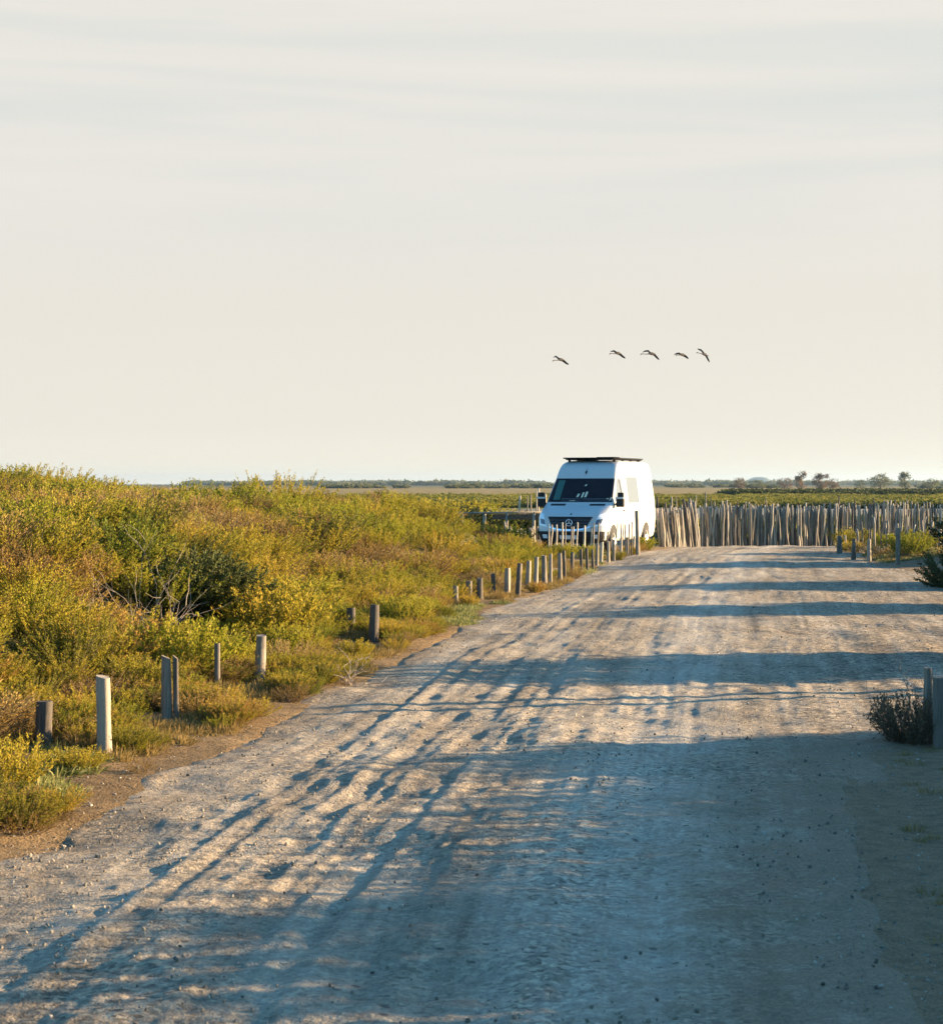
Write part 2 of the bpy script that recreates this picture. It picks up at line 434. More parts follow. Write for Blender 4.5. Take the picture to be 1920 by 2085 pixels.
# gravel road
vv = np.linspace(2330, 1106, 760)
ry = EYE * F / (vv - HZ)
fr = np.linspace(0, 1, 460)
RYg = np.repeat(ry[:, None], len(fr), 1)
e0 = Eof(ry) - .10 - fbm(ry * .9, ry * 0, 71, 4) * .40
r0 = Rof(ry) + .10 + fbm(ry * .9, ry * 0 + 5, 75, 4) * .5
RXg = e0[:, None] + (r0 - e0)[:, None] * fr[None]
RZg = road_h(RXg, RYg)
dip = np.minimum(RXg - e0[:, None], r0[:, None] - RXg)
RZg = RZg + .004 - .05 * (1 - sstep(0, .35, dip)) + .03 * (fbm(RXg * 3, RYg * 3, 81, 3) - .5) * (1 - sstep(.1, .7, dip)) - .1 * sstep(57.5, 60.5, RYg)
lg_, rg_ = RXg - e0[:, None], r0[:, None] - RXg
uvs = np.stack([RXg - Eof(RYg), RYg], -1).reshape(-1, 2)
ro = link('road', mesh_from('road', np.stack([RXg, RYg, RZg], -1).reshape(-1, 3), quads=grid_quads(*RXg.shape)[:, ::-1], smooth=True, mats=[M_ROAD], uv=uvs), kind='structure')
for nm_, vl_ in (('left_gap', lg_), ('right_gap', rg_)):
    a_ = ro.data.attributes.new(nm_, 'FLOAT', 'POINT'); a_.data.foreach_set('value', vl_.astype(np.float32).ravel())

# the marsh out to the horizon
my = np.concatenate([np.array([-400, -50, 0.]), np.geomspace(40, 12000, 60)]); mx = np.concatenate([-np.geomspace(6000, 20, 24), np.linspace(-15, 15, 7), np.geomspace(20, 6000, 24)])
my = np.concatenate([np.array([-90, -50, 0.]), np.geomspace(40, 7900, 60)]); mx = np.concatenate([-np.geomspace(4400, 20, 24), np.linspace(-15, 15, 7), np.geomspace(20, 4400, 24)])
gx, gy = np.meshgrid(mx, my)
link('marsh', mesh_from('marsh', np.stack([gx, gy, np.full_like(gx, -.30)], -1).reshape(-1, 3), quads=grid_quads(*gx.shape), mats=[M_MARSH]), kind='structure')


# ----------------------------------------------------------------- plants
def norm(a): return a / np.maximum(np.linalg.norm(a, axis=-1, keepdims=True), 1e-9)


def shrub(name, seed, sprigs=60, leaves=26, h=.6, r=.3, tilt=60, ll=.03, lw=.009, mats=None, t0=.2, curve=.22, stem=.004, spread=.9, dome=.12):
    """a bush of leafy sprigs growing from one foot"""
    g = np.random.default_rng(seed)
    az = g.random(sprigs) * 2 * np.pi; tl = R(tilt) * g.random(sprigs) ** .6
    d = np.stack([np.sin(tl) * np.cos(az), np.sin(tl) * np.sin(az), np.cos(tl)], -1)
    rb = r * .55 * np.sqrt(g.random(sprigs)); ab = az + g.normal(0, .7, sprigs)
    st = np.stack([rb * np.cos(ab), rb * np.sin(ab), np.zeros(sprigs) - .03], -1)
    L = h * (.74 + .28 * g.random(sprigs)) * (1 - dome * (tl / R(tilt)) * .6)
    srand = g.random(sprigs)

    def P(t, i):   # t (...), i sprig index
        p = st[i] + d[i] * (L[i] * t)[..., None]
        p[..., 2] += curve * L[i] * t * t * np.sin(tl[i])
        return p
    V = []; Q = []; T = []; MI = []
    # stems
    ts = np.linspace(0, 1, 4); si = np.arange(sprigs)
    side = norm(np.cross(d, g.normal(size=(sprigs, 3))))
    rows = []
    for k, t in enumerate(ts):
        p = P(np.full(sprigs, t), si); w = stem * (1 - .6 * t)
        rows += [p - side * w, p + side * w]
    Vs = np.stack(rows, 1)  # sprigs, 8, 3
    base = np.arange(sprigs)[:, None] * 8
    for k in range(3):
        Q.append(base + np.array([2 * k, 2 * k + 1, 2 * k + 3, 2 * k + 2])[None]); MI.append(np.ones(sprigs, int))
    V.append(Vs.reshape(-1, 3)); T.append(np.full(sprigs * 8, .5))
    nb = sprigs * 8
    # leaves
    i = np.repeat(si, leaves); n = len(i)
    t = t0 + (1 - t0) * g.random(n) ** .8
    p = P(t, i) + g.normal(0, ll * .35, (n, 3))
    dr = norm(d[i] * 1.0 + g.normal(0, spread * .6, (n, 3)) + np.array([0, 0, .35]))
    sd = norm(np.cross(dr, g.normal(size=(n, 3))))
    l = ll * (.6 + .8 * g.random(n)); w = lw * (.7 + .6 * g.random(n))
    a = p; b = p + dr * (l * .45)[:, None] + sd * w[:, None]; c = p + dr * l[:, None]; e = p + dr * (l * .45)[:, None] - sd * w[:, None]
    V.append(np.stack([a, b, c, e], 1).reshape(-1, 3))
    Q.append(nb + np.arange(n)[:, None] * 4 + np.arange(4)[None]); MI.append(np.zeros(n, int))
    tone = np.clip(.18 + .35 * srand[i] + .3 * t + .25 * (g.random(n) - .5), 0, 1)
    T.append(np.repeat(tone, 4))
    return mesh_from(name, np.concatenate(V), quads=np.concatenate(Q), tone=np.concatenate(T), mats=mats or [M_LEAF, M_STEM], mat_idx=np.concatenate(MI))


def tuft(name, seed, blades=50, h=.2, r=.08, w=.004, tilt=50, mats=None):
    g = np.random.default_rng(seed)
    az = g.random(blades) * 6.283; tl = R(tilt) * g.random(blades)
    st = np.stack([r * np.sqrt(g.random(blades)) * np.cos(az + g.normal(0, 1, blades)), r * np.sqrt(g.random(blades)) * np.sin(az), np.full(blades, -.02)], -1)
    L = h * (.5 + .6 * g.random(blades))
    d = np.stack([np.sin(tl) * np.cos(az), np.sin(tl) * np.sin(az), np.cos(tl)], -1)
    sd = norm(np.cross(d, g.normal(size=(blades, 3))))
    m = st + d * (L * .55)[:, None]; tip = st + d * L[:, None] + np.stack([np.cos(az), np.sin(az), -.6 * np.ones(blades)], -1) * (L * .25 * np.sin(tl))[:, None]
    V = np.stack([st - sd * w, st + sd * w, m + sd * w * .8, m - sd * w * .8, tip], 1).reshape(-1, 3)
    b = np.arange(blades)[:, None] * 5
    Q = np.concatenate([b + np.array([[0, 1, 2, 3]]), b + np.array([[3, 2, 4, 4]])])
    F_ = [list(map(int, q)) if q[2] != q[3] else [int(q[0]), int(q[1]), int(q[2])] for q in Q]
    tone = np.repeat(g.random(blades), 5)
    me = mesh_from(name, V, faces=F_, tone=tone, mats=mats or [M_STRAW])
    return me


def twigs(name, seed, n=14, h=.6, mat=None, tilt=70, rad=.006):
    g = random.Random(seed); mb = MB(); mat = mat or M_DEAD

    def grow(p, d, L, r, lev):
        pts = [p]; q = p
        for k in range(4):
            d = (d + Vector((g.gauss(0, .16), g.gauss(0, .16), g.gauss(0, .12)))).normalized()
            q = q + d * L / 4; pts.append(q)
            if lev < 2 and k > 0 and g.random() < .8:
                dd = (d + Vector((g.gauss(0, .6), g.gauss(0, .6), g.gauss(.1, .5)))).normalized()
                grow(q, dd, L * .55, r * .6, lev + 1)
        mb.tube(pts, [r, r * .85, r * .7, r * .5, r * .25], mat, 4, False)
    for i in range(n):
        a = g.random() * 6.283; t = R(tilt) * g.random() ** .7
        grow(Vector((g.gauss(0, .04), g.gauss(0, .04), -.02)), Vector((math.sin(t) * math.cos(a), math.sin(t) * math.sin(a), math.cos(t))), h * (.6 + .5 * g.random()), rad, 0)
    return mb.mesh(name)


def protos(tag, meshes):
    c = bpy.data.collections.new(tag)
    for i, me in enumerate(meshes):
        o = bpy.data.objects.new('%s_%02d' % (tag, i), me); c.objects.link(o)
    return c


def scatter(name, pts, idx, rot, scl, coll, label=None, kind='stuff'):
    me = bpy.data.meshes.new(name)
    pts = np.asarray(pts, np.float32); n = len(pts)
    me.vertices.add(n); me.vertices.foreach_set('co', pts.ravel())
    a = me.attributes.new('idx', 'INT', 'POINT'); a.data.foreach_set('value', np.asarray(idx, np.int32))
    a = me.attributes.new('rot', 'FLOAT_VECTOR', 'POINT'); a.data.foreach_set('vector', np.asarray(rot, np.float32).ravel())
    a = me.attributes.new('scl', 'FLOAT_VECTOR', 'POINT'); a.data.foreach_set('vector', np.asarray(scl, np.float32).ravel())
    me.update()
    o = link(name, me, label=label, kind=kind)
    ng = bpy.data.node_groups.new(name + '_nodes', 'GeometryNodeTree')
    ng.interface.new_socket('Geometry', in_out='INPUT', socket_type='NodeSocketGeometry')
    ng.interface.new_socket('Geometry', in_out='OUTPUT', socket_type='NodeSocketGeometry')
    gi = ng.nodes.new('NodeGroupInput'); go = ng.nodes.new('NodeGroupOutput')
    ci = ng.nodes.new('GeometryNodeCollectionInfo'); ci.inputs['Collection'].default_value = coll
    ci.inputs['Separate Children'].default_value = True; ci.inputs['Reset Children'].default_value = True
    ip = ng.nodes.new('GeometryNodeInstanceOnPoints'); ip.inputs['Pick Instance'].default_value = True

    def attr(nm, t):
        q = ng.nodes.new('GeometryNodeInputNamedAttribute'); q.data_type = t; q.inputs['Name'].default_value = nm
        return q.outputs['Attribute']
    er = ng.nodes.new('FunctionNodeEulerToRotation')
    L = ng.links.new
    L(gi.outputs[0], ip.inputs['Points']); L(ci.outputs[0], ip.inputs['Instance']); L(attr('idx', 'INT'), ip.inputs['Instance Index'])
    L(attr('rot', 'FLOAT_VECTOR'), er.inputs[0]); L(er.outputs[0], ip.inputs['Rotation']); L(attr('scl', 'FLOAT_VECTOR'), ip.inputs['Scale'])
    L(ip.outputs[0], go.inputs[0])
    md = o.modifiers.new('scatter', 'NODES'); md.node_group = ng
    return o


kw = dict(ll=.025, lw=.0054, spread=.6)
SHR = [shrub('s0', 1, 74, 84, .58, .30, 56, **kw), shrub('s1', 2, 84, 80, .52, .36, 68, dome=.3, **kw), shrub('s2', 3, 66, 88, .62, .26, 46, **kw),
       shrub('s3', 4, 80, 80, .5, .34, 70, mats=[M_LEAFG, M_STEM], dome=.2, **kw), shrub('s4', 5, 66, 88, .58, .28, 50, mats=[M_LEAFG, M_STEM], **kw),
       shrub('s5', 6, 80, 26, .5, .32, 62, ll=.032, lw=.005, spread=.6, mats=[M_LEAFD, M_STEM]), shrub('s6', 8, 80, 24, .56, .3, 52, ll=.034, lw=.0045, spread=.6, mats=[M_LEAFD, M_STEM])]
C_SHR = protos('scrub_kind', SHR)

# --- the scrub on the left: a mass nobody could count
g = np.random.default_rng(5)
n = 30000
Yr = 8.5 + g.random(n) ** .8 * 41.5; lo = -.27 * Yr - 1.5
Xr = lo + g.random(n) * (Eof(Yr) - lo)
d = Eof(Yr) - Xr
dmin = np.interp(Yr, [8, 12, 14, 16, 18, 20, 22, 24, 26, 32, 48], [1.45, 1.5, 1.25, 1.25, 1.2, .8, 1.1, .75, .6, .5, .6])
hollow = ((Xr + 3.2) / 1.1) ** 2 + ((Yr - 20.5) / 1.25) ** 2
gap = (fbm(Xr * .95, Yr * .55, 131, 2) < .33) & (d > 1.6)
dmin = np.where(Yr > 39, 1.5, dmin)
POSTXY = [(-3.02, 13.3, 2.5), (-1.62, 23.0, 3.5), (-1.40, 23.0, 3.5), (-1.52, 22.9, 3.5), (-3.2, 13.2, 2.), (-2.55, 13.1, 2.5), (-2.38, 14.9, 2.5), (-2.3, 17.1, 1.2), (-2.0, 17.9, 2.5), (-1.5, 23.1, 3.5), (-1.16, 22.4, 3)] + [((u_ - 960) / F * 7296 / (v_ - HZ), 7296 / (v_ - HZ), 3.5) for u_, v_ in ((928, 1228), (955, 1219), (976, 1222), (1005, 1207), (1033, 1210), (1056, 1214), (1076, 1197), (1091, 1200), (1108, 1190))]
sight = np.zeros(len(Xr), bool)
for px_, py_, rr_ in POSTXY: sight |= (np.abs(Xr - px_ / py_ * Yr) < .27) & (Yr > py_ - rr_) & (Yr < py_ + .15)
ok = (d > dmin) & (hollow > 1) & ~gap & (Yr < 46.8) & ~sight
Xr, Yr, d = Xr[ok], Yr[ok], d[ok]
# thin out to an even spacing
cell = {}; keep = []
for k in range(len(Xr)):
    sp = .24 + .0065 * Yr[k]
    key = (int(Xr[k] / sp), int(Yr[k] / sp))
    if key in cell: continue
    cell[key] = 1; keep.append(k)
Xr, Yr, d = Xr[keep], Yr[keep], d[keep]
patch = fbm(Xr * .45, Yr * .45, 91, 3); n2 = fbm(Xr * 1.1, Yr * .9, 95, 3)
big = g.random(len(Xr)) ** 3
sz = np.interp(d - np.interp(Yr, [15, 30], [.5, 0]), [.3, 1, 2, 4], [.36, .55, .85, 1.0]) * (.42 + .85 * n2 + .40 * big)
idx = np.where(patch > .58, g.integers(5, 7, len(Xr)), np.where(patch < .45, g.integers(3, 5, len(Xr)), g.integers(0, 3, len(Xr))))
idx = np.where(g.random(len(Xr)) < .18, g.integers(0, 7, len(Xr)), idx)
nv = 2600; Yv = 10 + g.random(nv) ** 1.1 * 22; dv_ = .24 + g.random(nv) * 1.1; Xv = Eof(Yv) - dv_
ok = (fbm(Xv * 1.3, Yv * 1.0, 141, 3) > .46)
for px_, py_, rr_ in POSTXY: ok &= ~((np.abs(Xv - px_ / py_ * Yv) < .24) & (Yv > py_ - rr_) & (Yv < py_ + .15))
Xv, Yv = Xv[ok], Yv[ok]; nv = len(Xv)
Xr = np.concatenate([Xr, Xv]); Yr = np.concatenate([Yr, Yv]); sz = np.concatenate([sz, .16 + .24 * g.random(nv)]); idx = np.concatenate([idx, g.integers(0, 7, nv)])
Zr = ground_h(Xr, Yr)
scatter('scrub', np.stack([Xr, Yr, Zr], -1), idx, np.stack([g.normal(0, .12, len(Xr)), g.normal(0, .12, len(Xr)), g.random(len(Xr)) * 6.28], -1),
        np.stack([sz * 1.45, sz * 1.45, sz * .9], -1), C_SHR, label='golden green scrub covering the bank left of the gravel track')
print('scrub', len(Xr))

# --- dry grass on the verges
TUF = [tuft('t%d' % i, 30 + i, 60, .085 + .02 * i, .10, .003, 62) for i in range(3)] + [tuft('tg%d' % i, 40 + i, 60, .09, .12, .006, 75, [M_PALEG]) for i in range(2)]
C_TUF = protos('tuft_kind', TUF)
n = 9000
Yr = 7 + g.random(n) ** 1.2 * 46; d = g.random(n) ** .9 * 2.0 - .05
keepd = d > np.interp(Yr, [6, 10, 14, 20, 30], [.85, .65, .45, .25, .1]) + (vnoise(Yr * .9, d, 5) - .5) * .5
clump = fbm(Yr * .8, d * 1.2, 7, 3)
ok = keepd & (clump > .42)
Yr, d, clump = Yr[ok], d[ok], clump[ok]; Xr = Eof(Yr) - d
gi_ = np.where((vnoise(Yr * .35 + 3, d * .8, 9) > .56), g.integers(3, 5, len(Yr)), g.integers(0, 3, len(Yr)))
s = .6 + .6 * g.random(len(Yr))
# right verge grass
n = 1400
Y2 = 45 + g.random(n) * 9; X2 = 9.9 + g.random(n) * 5 + (Y2 - 45) * .1
n3 = 120
Y3 = 6 + g.random(n3) * 8; X3 = Rof(Y3) + .25 + g.random(n3) * 2.0
Xa = np.concatenate([Xr, X2, X3]); Ya = np.concatenate([Yr, Y2, Y3]); ia = np.concatenate([gi_, g.integers(0, 5, len(X2)), g.integers(0, 3, n3)]); sa = np.concatenate([s, .7 + .6 * g.random(len(X2)), .35 + .35 * g.random(n3)])
scatter('dry_grass', np.stack([Xa, Ya, ground_h(Xa, Ya)], -1), ia, np.stack([0 * Xa, 0 * Xa, g.random(len(Xa)) * 6.28], -1), np.stack([sa] * 3, -1), C_TUF,
        label='straw coloured grass and low pale herbs along the verges')

# --- loose stones
def stone(name, seed):
    import bmesh
    bm = bmesh.new(); bmesh.ops.create_icosphere(bm, subdivisions=1, radius=1)
    q = random.Random(seed)
    for v in bm.verts: v.co *= .75 + .5 * q.random(); v.co.z *= .65
    me = bpy.data.meshes.new(name); bm.to_mesh(me); bm.free(); me.materials.append(M_STONE); return me


def stone_mat():
    m, nt, out = newmat('loose_stone')
    oi = nt.nodes.new('ShaderNodeObjectInfo')
    r = ramp(nt, [(0, (.07, .06, .05)), (.3, (.15, .13, .10)), (.75, (.24, .21, .165)), (1, (.40, .36, .30))]); nt.links.new(oi.outputs['Random'], r.inputs[0])
    bs = N(nt, 'ShaderNodeBsdfPrincipled', Roughness=.9); nt.links.new(r.outputs[0], bs.inputs['Base Color']); nt.links.new(bs.outputs[0], out.inputs[0])
    return m


M_STONE = stone_mat()
C_STO = protos('stone_kind', [stone('st%d' % i, i) for i in range(4)])
n = 38000
vr = 1110 + g.random(n) ** .75 * 1080; Yr = EYE * F / (vr - HZ)
wv = g.random(n); t = -.8 + wv * (Rof(Yr) - Eof(Yr) + 1.6); Xr = Eof(Yr) + t
edgew = .6 * np.exp(-np.maximum(t, 0) / .5) + sstep(.45, .8, wv) * sstep(13, 16, Yr) * .9 * sstep(.40, .60, fbm(Xr * .8, Yr * .4, 17, 3)) + .7 * sstep(.80, .95, wv) * (Yr < 16) + .05 + .45 * sstep(.52, .68, fbm(Xr * 1.2, Yr * .5, 15, 3))
ok = g.random(n) < edgew * .75
Xr, Yr = Xr[ok], Yr[ok]
Zr = np.where((Xr > Eof(Yr)) & (Xr < Rof(Yr)), road_h(Xr, Yr) + .012, ground_h(Xr, Yr))
s = (.002 + .008 * g.random(len(Xr)) ** 4) * (1 + .012 * Yr)
scatter('gravel', np.stack([Xr, Yr, Zr - s * .15], -1), g.integers(0, 4, len(Xr)), g.random((len(Xr), 3)) * 6.28, np.stack([s * (.8 + .5 * g.random(len(Xr)))] * 3, -1), C_STO,
        label='loose stones strewn over the gravel track')
print('stones', len(Xr))


def gz_(x, y):
    if Eof(y) + .15 < x < Rof(y) - .15 and y < 57.5: return float(road_h(x, y))
    return float(base_h(x, y))


# ----------------------------------------------------------------- posts
def post_mesh(name, h, rad, seed, mat, lean=(0, 0), n=16, slant=.02, taper=.1, below=.12, crack=False):
    q = random.Random(seed); g = np.random.default_rng(seed)
    rows = 9; vs = []; fs = []
    off = [q.gauss(0, .018) for _ in range(n)]
    px, py = q.random() * 9, q.random() * 9
    sd = q.random() * 6.28
    for i in range(rows):
        t = i / (rows - 1); z = -below + (h + below) * t
        rr = rad * (1 - taper * t) * (1 + .05 * math.sin(t * 5 + px))
        if i == rows - 1: rr *= .96
        for k in range(n):
            a = 2 * math.pi * k / n
            r_ = rr * (1 + off[k] + .05 * math.sin(3 * a + px + t * 2) + q.gauss(0, .012))
            if crack and k == 0: r_ *= .55
            zz = z + (slant * math.cos(a - sd) * (r_ / rad) if i == rows - 1 else 0)
            vs.append((r_ * math.cos(a) + lean[0] * t * h, r_ * math.sin(a) + lean[1] * t * h, zz))
    for i in range(rows - 1):
        for k in range(n):
            fs.append((i * n + k, i * n + (k + 1) % n, (i + 1) * n + (k + 1) % n, (i + 1) * n + k))
    top = (rows - 1) * n
    # slightly dished sawn top
    c0 = len(vs)
    for k in range(n):
        v = vs[top + k]; vs.append((lean[0] * h + (v[0] - lean[0] * h) * .5, lean[1] * h + (v[1] - lean[1] * h) * .5, v[2] * .5 + (h - .004) * .5))
    for k in range(n): fs.append((top + k, top + (k + 1) % n, c0 + (k + 1) % n, c0 + k))
    fs.append(tuple(range(c0, c0 + n)))
    me = mesh_from(name, vs, faces=fs, smooth=True, mats=[mat])
    try: me.set_sharp_from_angle(angle=R(45))
    except Exception: pass
    return me


def post(u0, u1, vtop, vbot, label, seed, group='wooden posts along the track', Y=None, mat=None, lean=None, crack=False):
    if Y is None: Y = EYE * F / (vbot - HZ)
    u = (u0 + u1) / 2; p = at(u, Y); z0 = gz_(p.x, p.y)
    zt = EYE - (vtop - HZ) / F * Y
    rad = max(.024, (u1 - u0) / F * Y / 2 * .95)
    q = random.Random(seed)
    ln = lean or (q.gauss(0, .035), q.gauss(0, .03))
    hh = max(.15, zt - z0)
    me = post_mesh('post', hh, rad, seed, mat or M_POST, ln, crack=crack, slant=.25 * rad * q.random())
    return link('wooden_post', me, loc=(p.x - ln[0] * hh * .5, p.y, z0), label=label, cat='post', group=group)


post(70, 108, 1428, 1548, 'short sawn post half buried in dry scrub, nearest the left edge of the photo', 1, lean=(.05, .0), Y=13.3)
post(195, 228, 1378, 1545, 'tall round grey post standing clear on the bare verge, largest of the near posts', 2, lean=(-.02, 0))
# the split post: two halves of one log
p = at(347, 14.9)
o = link('split_post', None, loc=(p.x, p.y, gz_(p.x, p.y)), label='grey post split lengthwise by a dark crack, behind the tallest near post', cat='post', group='wooden posts along the track')
hh = EYE - (1338 - HZ) / F * 14.9 - o.location.z
link('post_half', post_mesh('half', hh, .043, 3, M_POST, (-.02, 0), below=.12), parent=o, loc=(-.026, 0, 0))
link('post_half', post_mesh('half', hh * 1.0, .024, 33, M_POST, (-.015, 0), below=.12), parent=o, loc=(.050, -.01, 0))
post(435, 449, 1310, 1412, 'thin pale post top poking out of fresh green scrub', 4)
post(517, 542, 1294, 1393, 'leaning grey post with bright sunlit edge beside pale green herbs', 5, lean=(.06, 0))
post(704, 725, 1238, 1298, 'dark post standing behind a small bush, left one of the close pair', 6)
post(750, 772, 1231, 1311, 'taller post of the close pair, cream where the sun catches it', 7, lean=(.05, 0))
ROW = [(922, 934, 1193, 1232), (948, 962, 1183, 1222), (969, 984, 1177, 1224), (1000, 1010, 1168, 1212), (1026, 1040, 1157, 1212), (1050, 1062, 1147, 1215), (1070, 1081, 1142, 1200),
       (1086, 1096, 1134, 1201), (1102, 1114, 1131, 1192), (1117, 1125, 1128, 1190), (1135, 1145, 1126, 1184), (1146, 1153, 1121, 1181), (1161, 1169, 1125, 1172), (1180, 1187, 1118, 1166), (1192, 1199, 1116, 1163),
       (1204, 1210, 1119, 1158), (1212, 1219, 1108, 1152), (1221, 1228, 1104, 1148), (1235, 1242, 1102, 1146), (1246, 1253, 1098, 1142), (1261, 1267, 1095, 1136), (1274, 1280, 1094, 1132), (1288, 1293, 1092, 1128)]
ORD = 'first second third fourth fifth sixth seventh eighth ninth tenth eleventh twelfth thirteenth fourteenth fifteenth sixteenth seventeenth eighteenth nineteenth twentieth twenty-first twenty-second twenty-third'.split()
LOOK = ['stubby grey', 'plain grey', 'broad dark', 'short cream-edged', 'broad weathered', 'tall thin pale', 'cream-edged', 'thin leaning', 'broad grey-sided', 'dark-sided', 'slim dark', 'bright cream', 'short stubby', 'thin cream', 'tall cream',
        'short dark', 'thin dark', 'slender grey', 'white sunlit', 'tall white sunlit', 'slender cream', 'small pale', 'small cream']
for k, (a, b, c, e) in enumerate(ROW):
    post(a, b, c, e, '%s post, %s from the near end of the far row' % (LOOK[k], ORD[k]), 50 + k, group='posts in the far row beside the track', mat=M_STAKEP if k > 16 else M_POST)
post(1293, 1302, 1040, 1130, 'tall dark grey post rising in front of the van side', 90, group='wooden posts along the track', mat=M_POST, lean=(-.03, 0), Y=50.3)
# right hand posts
post(1703, 1715, 1091, 1129, 'squat grey post at the corner of the track, left of the right hand posts', 91)
post(1719, 1724, 1090, 1124, 'thin pale post just behind the squat corner post', 92, mat=M_STAKEP)
post(1733, 1743, 1097, 1140, 'dark post with cream edge between the corner post and russet scrub', 93)
post(1765, 1774, 1098, 1143, 'dark post in front of the russet scrub on the right', 94)
post(1823, 1833, 1074, 1151, 'tallest right hand post, dark with a long cream edge', 95)
post(1885, 1893, 1103, 1127, 'short cream post beside the big dark bush on the right', 96, mat=M_STAKEP)
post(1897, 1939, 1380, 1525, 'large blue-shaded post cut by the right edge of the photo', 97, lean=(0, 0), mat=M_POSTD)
post(1879, 1899, 1360, 1496, 'slimmer post with a bright sunlit edge behind the large right edge post', 98, lean=(0, 0))


# ----------------------------------------------------------------- stake fences
def stake_bm(h, rad, seed, mat, bend=.03):
    q = random.Random(seed); mb = MB(); a = q.random() * 6.28
    bx, by = bend * q.gauss(0, 1), bend * q.gauss(0, 1)
    pts = []; rr = []
    for i in range(6):
        t = i / 5
        pts.append((bx * math.sin(t * 2.6) * h + q.gauss(0, .006), by * math.sin(t * 3) * h + q.gauss(0, .006), -.1 + (h + .1) * t)); rr.append(rad * (1.05 - .25 * t) * q.uniform(.88, 1.1))
    mb.tube(pts, rr, mat, 7)
    return mb


STAKES = {}


def stake_mesh(seed, mat):
    key = (seed, mat.name)
    if key not in STAKES: STAKES[key] = stake_bm(1.0, .034, seed, mat).mesh('stake', True)
    return STAKES[key]


def stake_fence(name, label, p0, p1, n, h0, h1, lean=0.0, mats=(M_STAKE,), jit=.06, seed=0, group=None, extra=0, thick=1.0, hj=.10, taperlow=None):
    q = random.Random(seed); p0 = Vector(p0); p1 = Vector(p1)
    root = link(name, None, loc=(p0.x, p0.y, gz_(p0.x, p0.y)), label=label, cat='fence', group=group)
    big = []
    dv = (p1 - p0); nrm = Vector((-dv.y, dv.x)).normalized()
    for k in range(n):
        t = (k + q.uniform(-.35, .35)) / max(1, n - 1); t = min(1, max(0, t))
        w = q.gauss(0, jit); x = p0.x + dv.x * t + nrm.x * w; y = p0.y + dv.y * t + nrm.y * w
        h = (h0 + (h1 - h0) * t) * (1 + q.gauss(0, hj)); s = q.uniform(.7, 1.35) * thick
        big.append((h, x, y, s))
    for k, (h, x, y, s) in enumerate(big[:100]):
        link('stake', stake_mesh(q.randrange(9), q.choice(mats)), parent=root, loc=(x - root.location.x, y - root.location.y, gz_(x, y) - root.location.z),
             rot=(q.gauss(0, .05), q.gauss(-lean, .05), q.random() * 6.28) if not lean else (q.gauss(0, .04), -lean * q.uniform(.3, 1.5), 0), scale=(s, s, h))
    if len(big) > 100 or extra:
        V = []; Fc = []
        mb = MB()
        rest = big[100:] + [None] * extra
        for it in rest:
            if it is None:
                t = q.random(); w = abs(q.gauss(0, jit * 1.5)) + .05; x = p0.x + dv.x * t + nrm.x * w; y = p0.y + dv.y * t + nrm.y * w
                h = (h0 + (h1 - h0) * t) * q.uniform(.75, 1.0); s = q.uniform(.6, 1.1) * thick
            else: h, x, y, s = it
            b = stake_bm(h, .034 * s, q.randrange(999), q.choice(mats))
            lx = -lean * q.uniform(.3, 1.5) if lean else q.gauss(0, .06)
            ox, oy, oz = x - root.location.x, y - root.location.y, gz_(x, y) - root.location.z
            mb.add([(a + ox + lx * c, bb + oy, c + oz) for a, bb, c in b.v], b.f, b.mats[0])
        link('stake_bundle', mb.mesh('stake_bundle', True), parent=root, kind='stuff')
    return root


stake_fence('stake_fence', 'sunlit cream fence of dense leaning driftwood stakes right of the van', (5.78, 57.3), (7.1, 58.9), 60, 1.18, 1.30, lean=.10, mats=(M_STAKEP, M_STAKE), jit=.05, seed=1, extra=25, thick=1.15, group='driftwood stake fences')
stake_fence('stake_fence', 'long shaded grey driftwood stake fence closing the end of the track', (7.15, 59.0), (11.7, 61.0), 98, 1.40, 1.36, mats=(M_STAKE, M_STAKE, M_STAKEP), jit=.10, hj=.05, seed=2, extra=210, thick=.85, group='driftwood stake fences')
stake_fence('stake_fence', 'uneven driftwood stake fence behind the scrub at the right edge of the photo', (11.75, 61.0), (16.6, 63.0), 98, 1.40, 1.40, mats=(M_STAKE, M_STAKEP), jit=.10, hj=.06, seed=3, extra=110, thick=.82, group='driftwood stake fences')
stake_fence('stake_fence', 'thin upper row of bare stakes showing above the cream fence by the van', (5.95, 64.0), (8.9, 64.6), 20, 1.62, 1.30, mats=(M_STAKEP, M_STAKE), jit=.10, seed=4, thick=.85, group='driftwood stake fences')
stake_fence('stake_fence', 'low second row of pale stakes among the scrub behind the right hand posts', (11.1, 54.6), (14.6, 56.2), 22, .80, .80, mats=(M_STAKEP, M_STAKE), jit=.05, seed=5, thick=.85, group='driftwood stake fences', hj=.16)
stake_fence('picket_fence', 'low row of thin cream pickets in front of the van bumper', (1.86, 46.6), (3.22, 48.0), 13, .86, .86, mats=(M_STAKEP,), jit=.02, seed=6, thick=.72, lean=-.04, hj=.04)
stake_fence('picket_fence', 'short row of thin dark pickets in front of the van side', (3.72, 48.6), (4.25, 49.6), 6, .86, .86, mats=(M_STAKE,), jit=.02, seed=7, thick=.6, hj=.06)
stake_fence('stake_fence', 'sunlit stakes below the rail and its dark shade strip left of the van', (1.0, 58.2), (2.4, 59.6), 26, .62, .75, mats=(M_STAKEP,), jit=.05, seed=8, thick=1.0, group='driftwood stake fences')
stake_fence('stake_fence', 'few tall pale stakes standing out in the marsh left of the van mirror', (1.95, 76.0), (3.0, 76.6), 6, 1.42, 1.65, mats=(M_STAKEP,), jit=.1, seed=9, thick=1.1, group='driftwood stake fences')

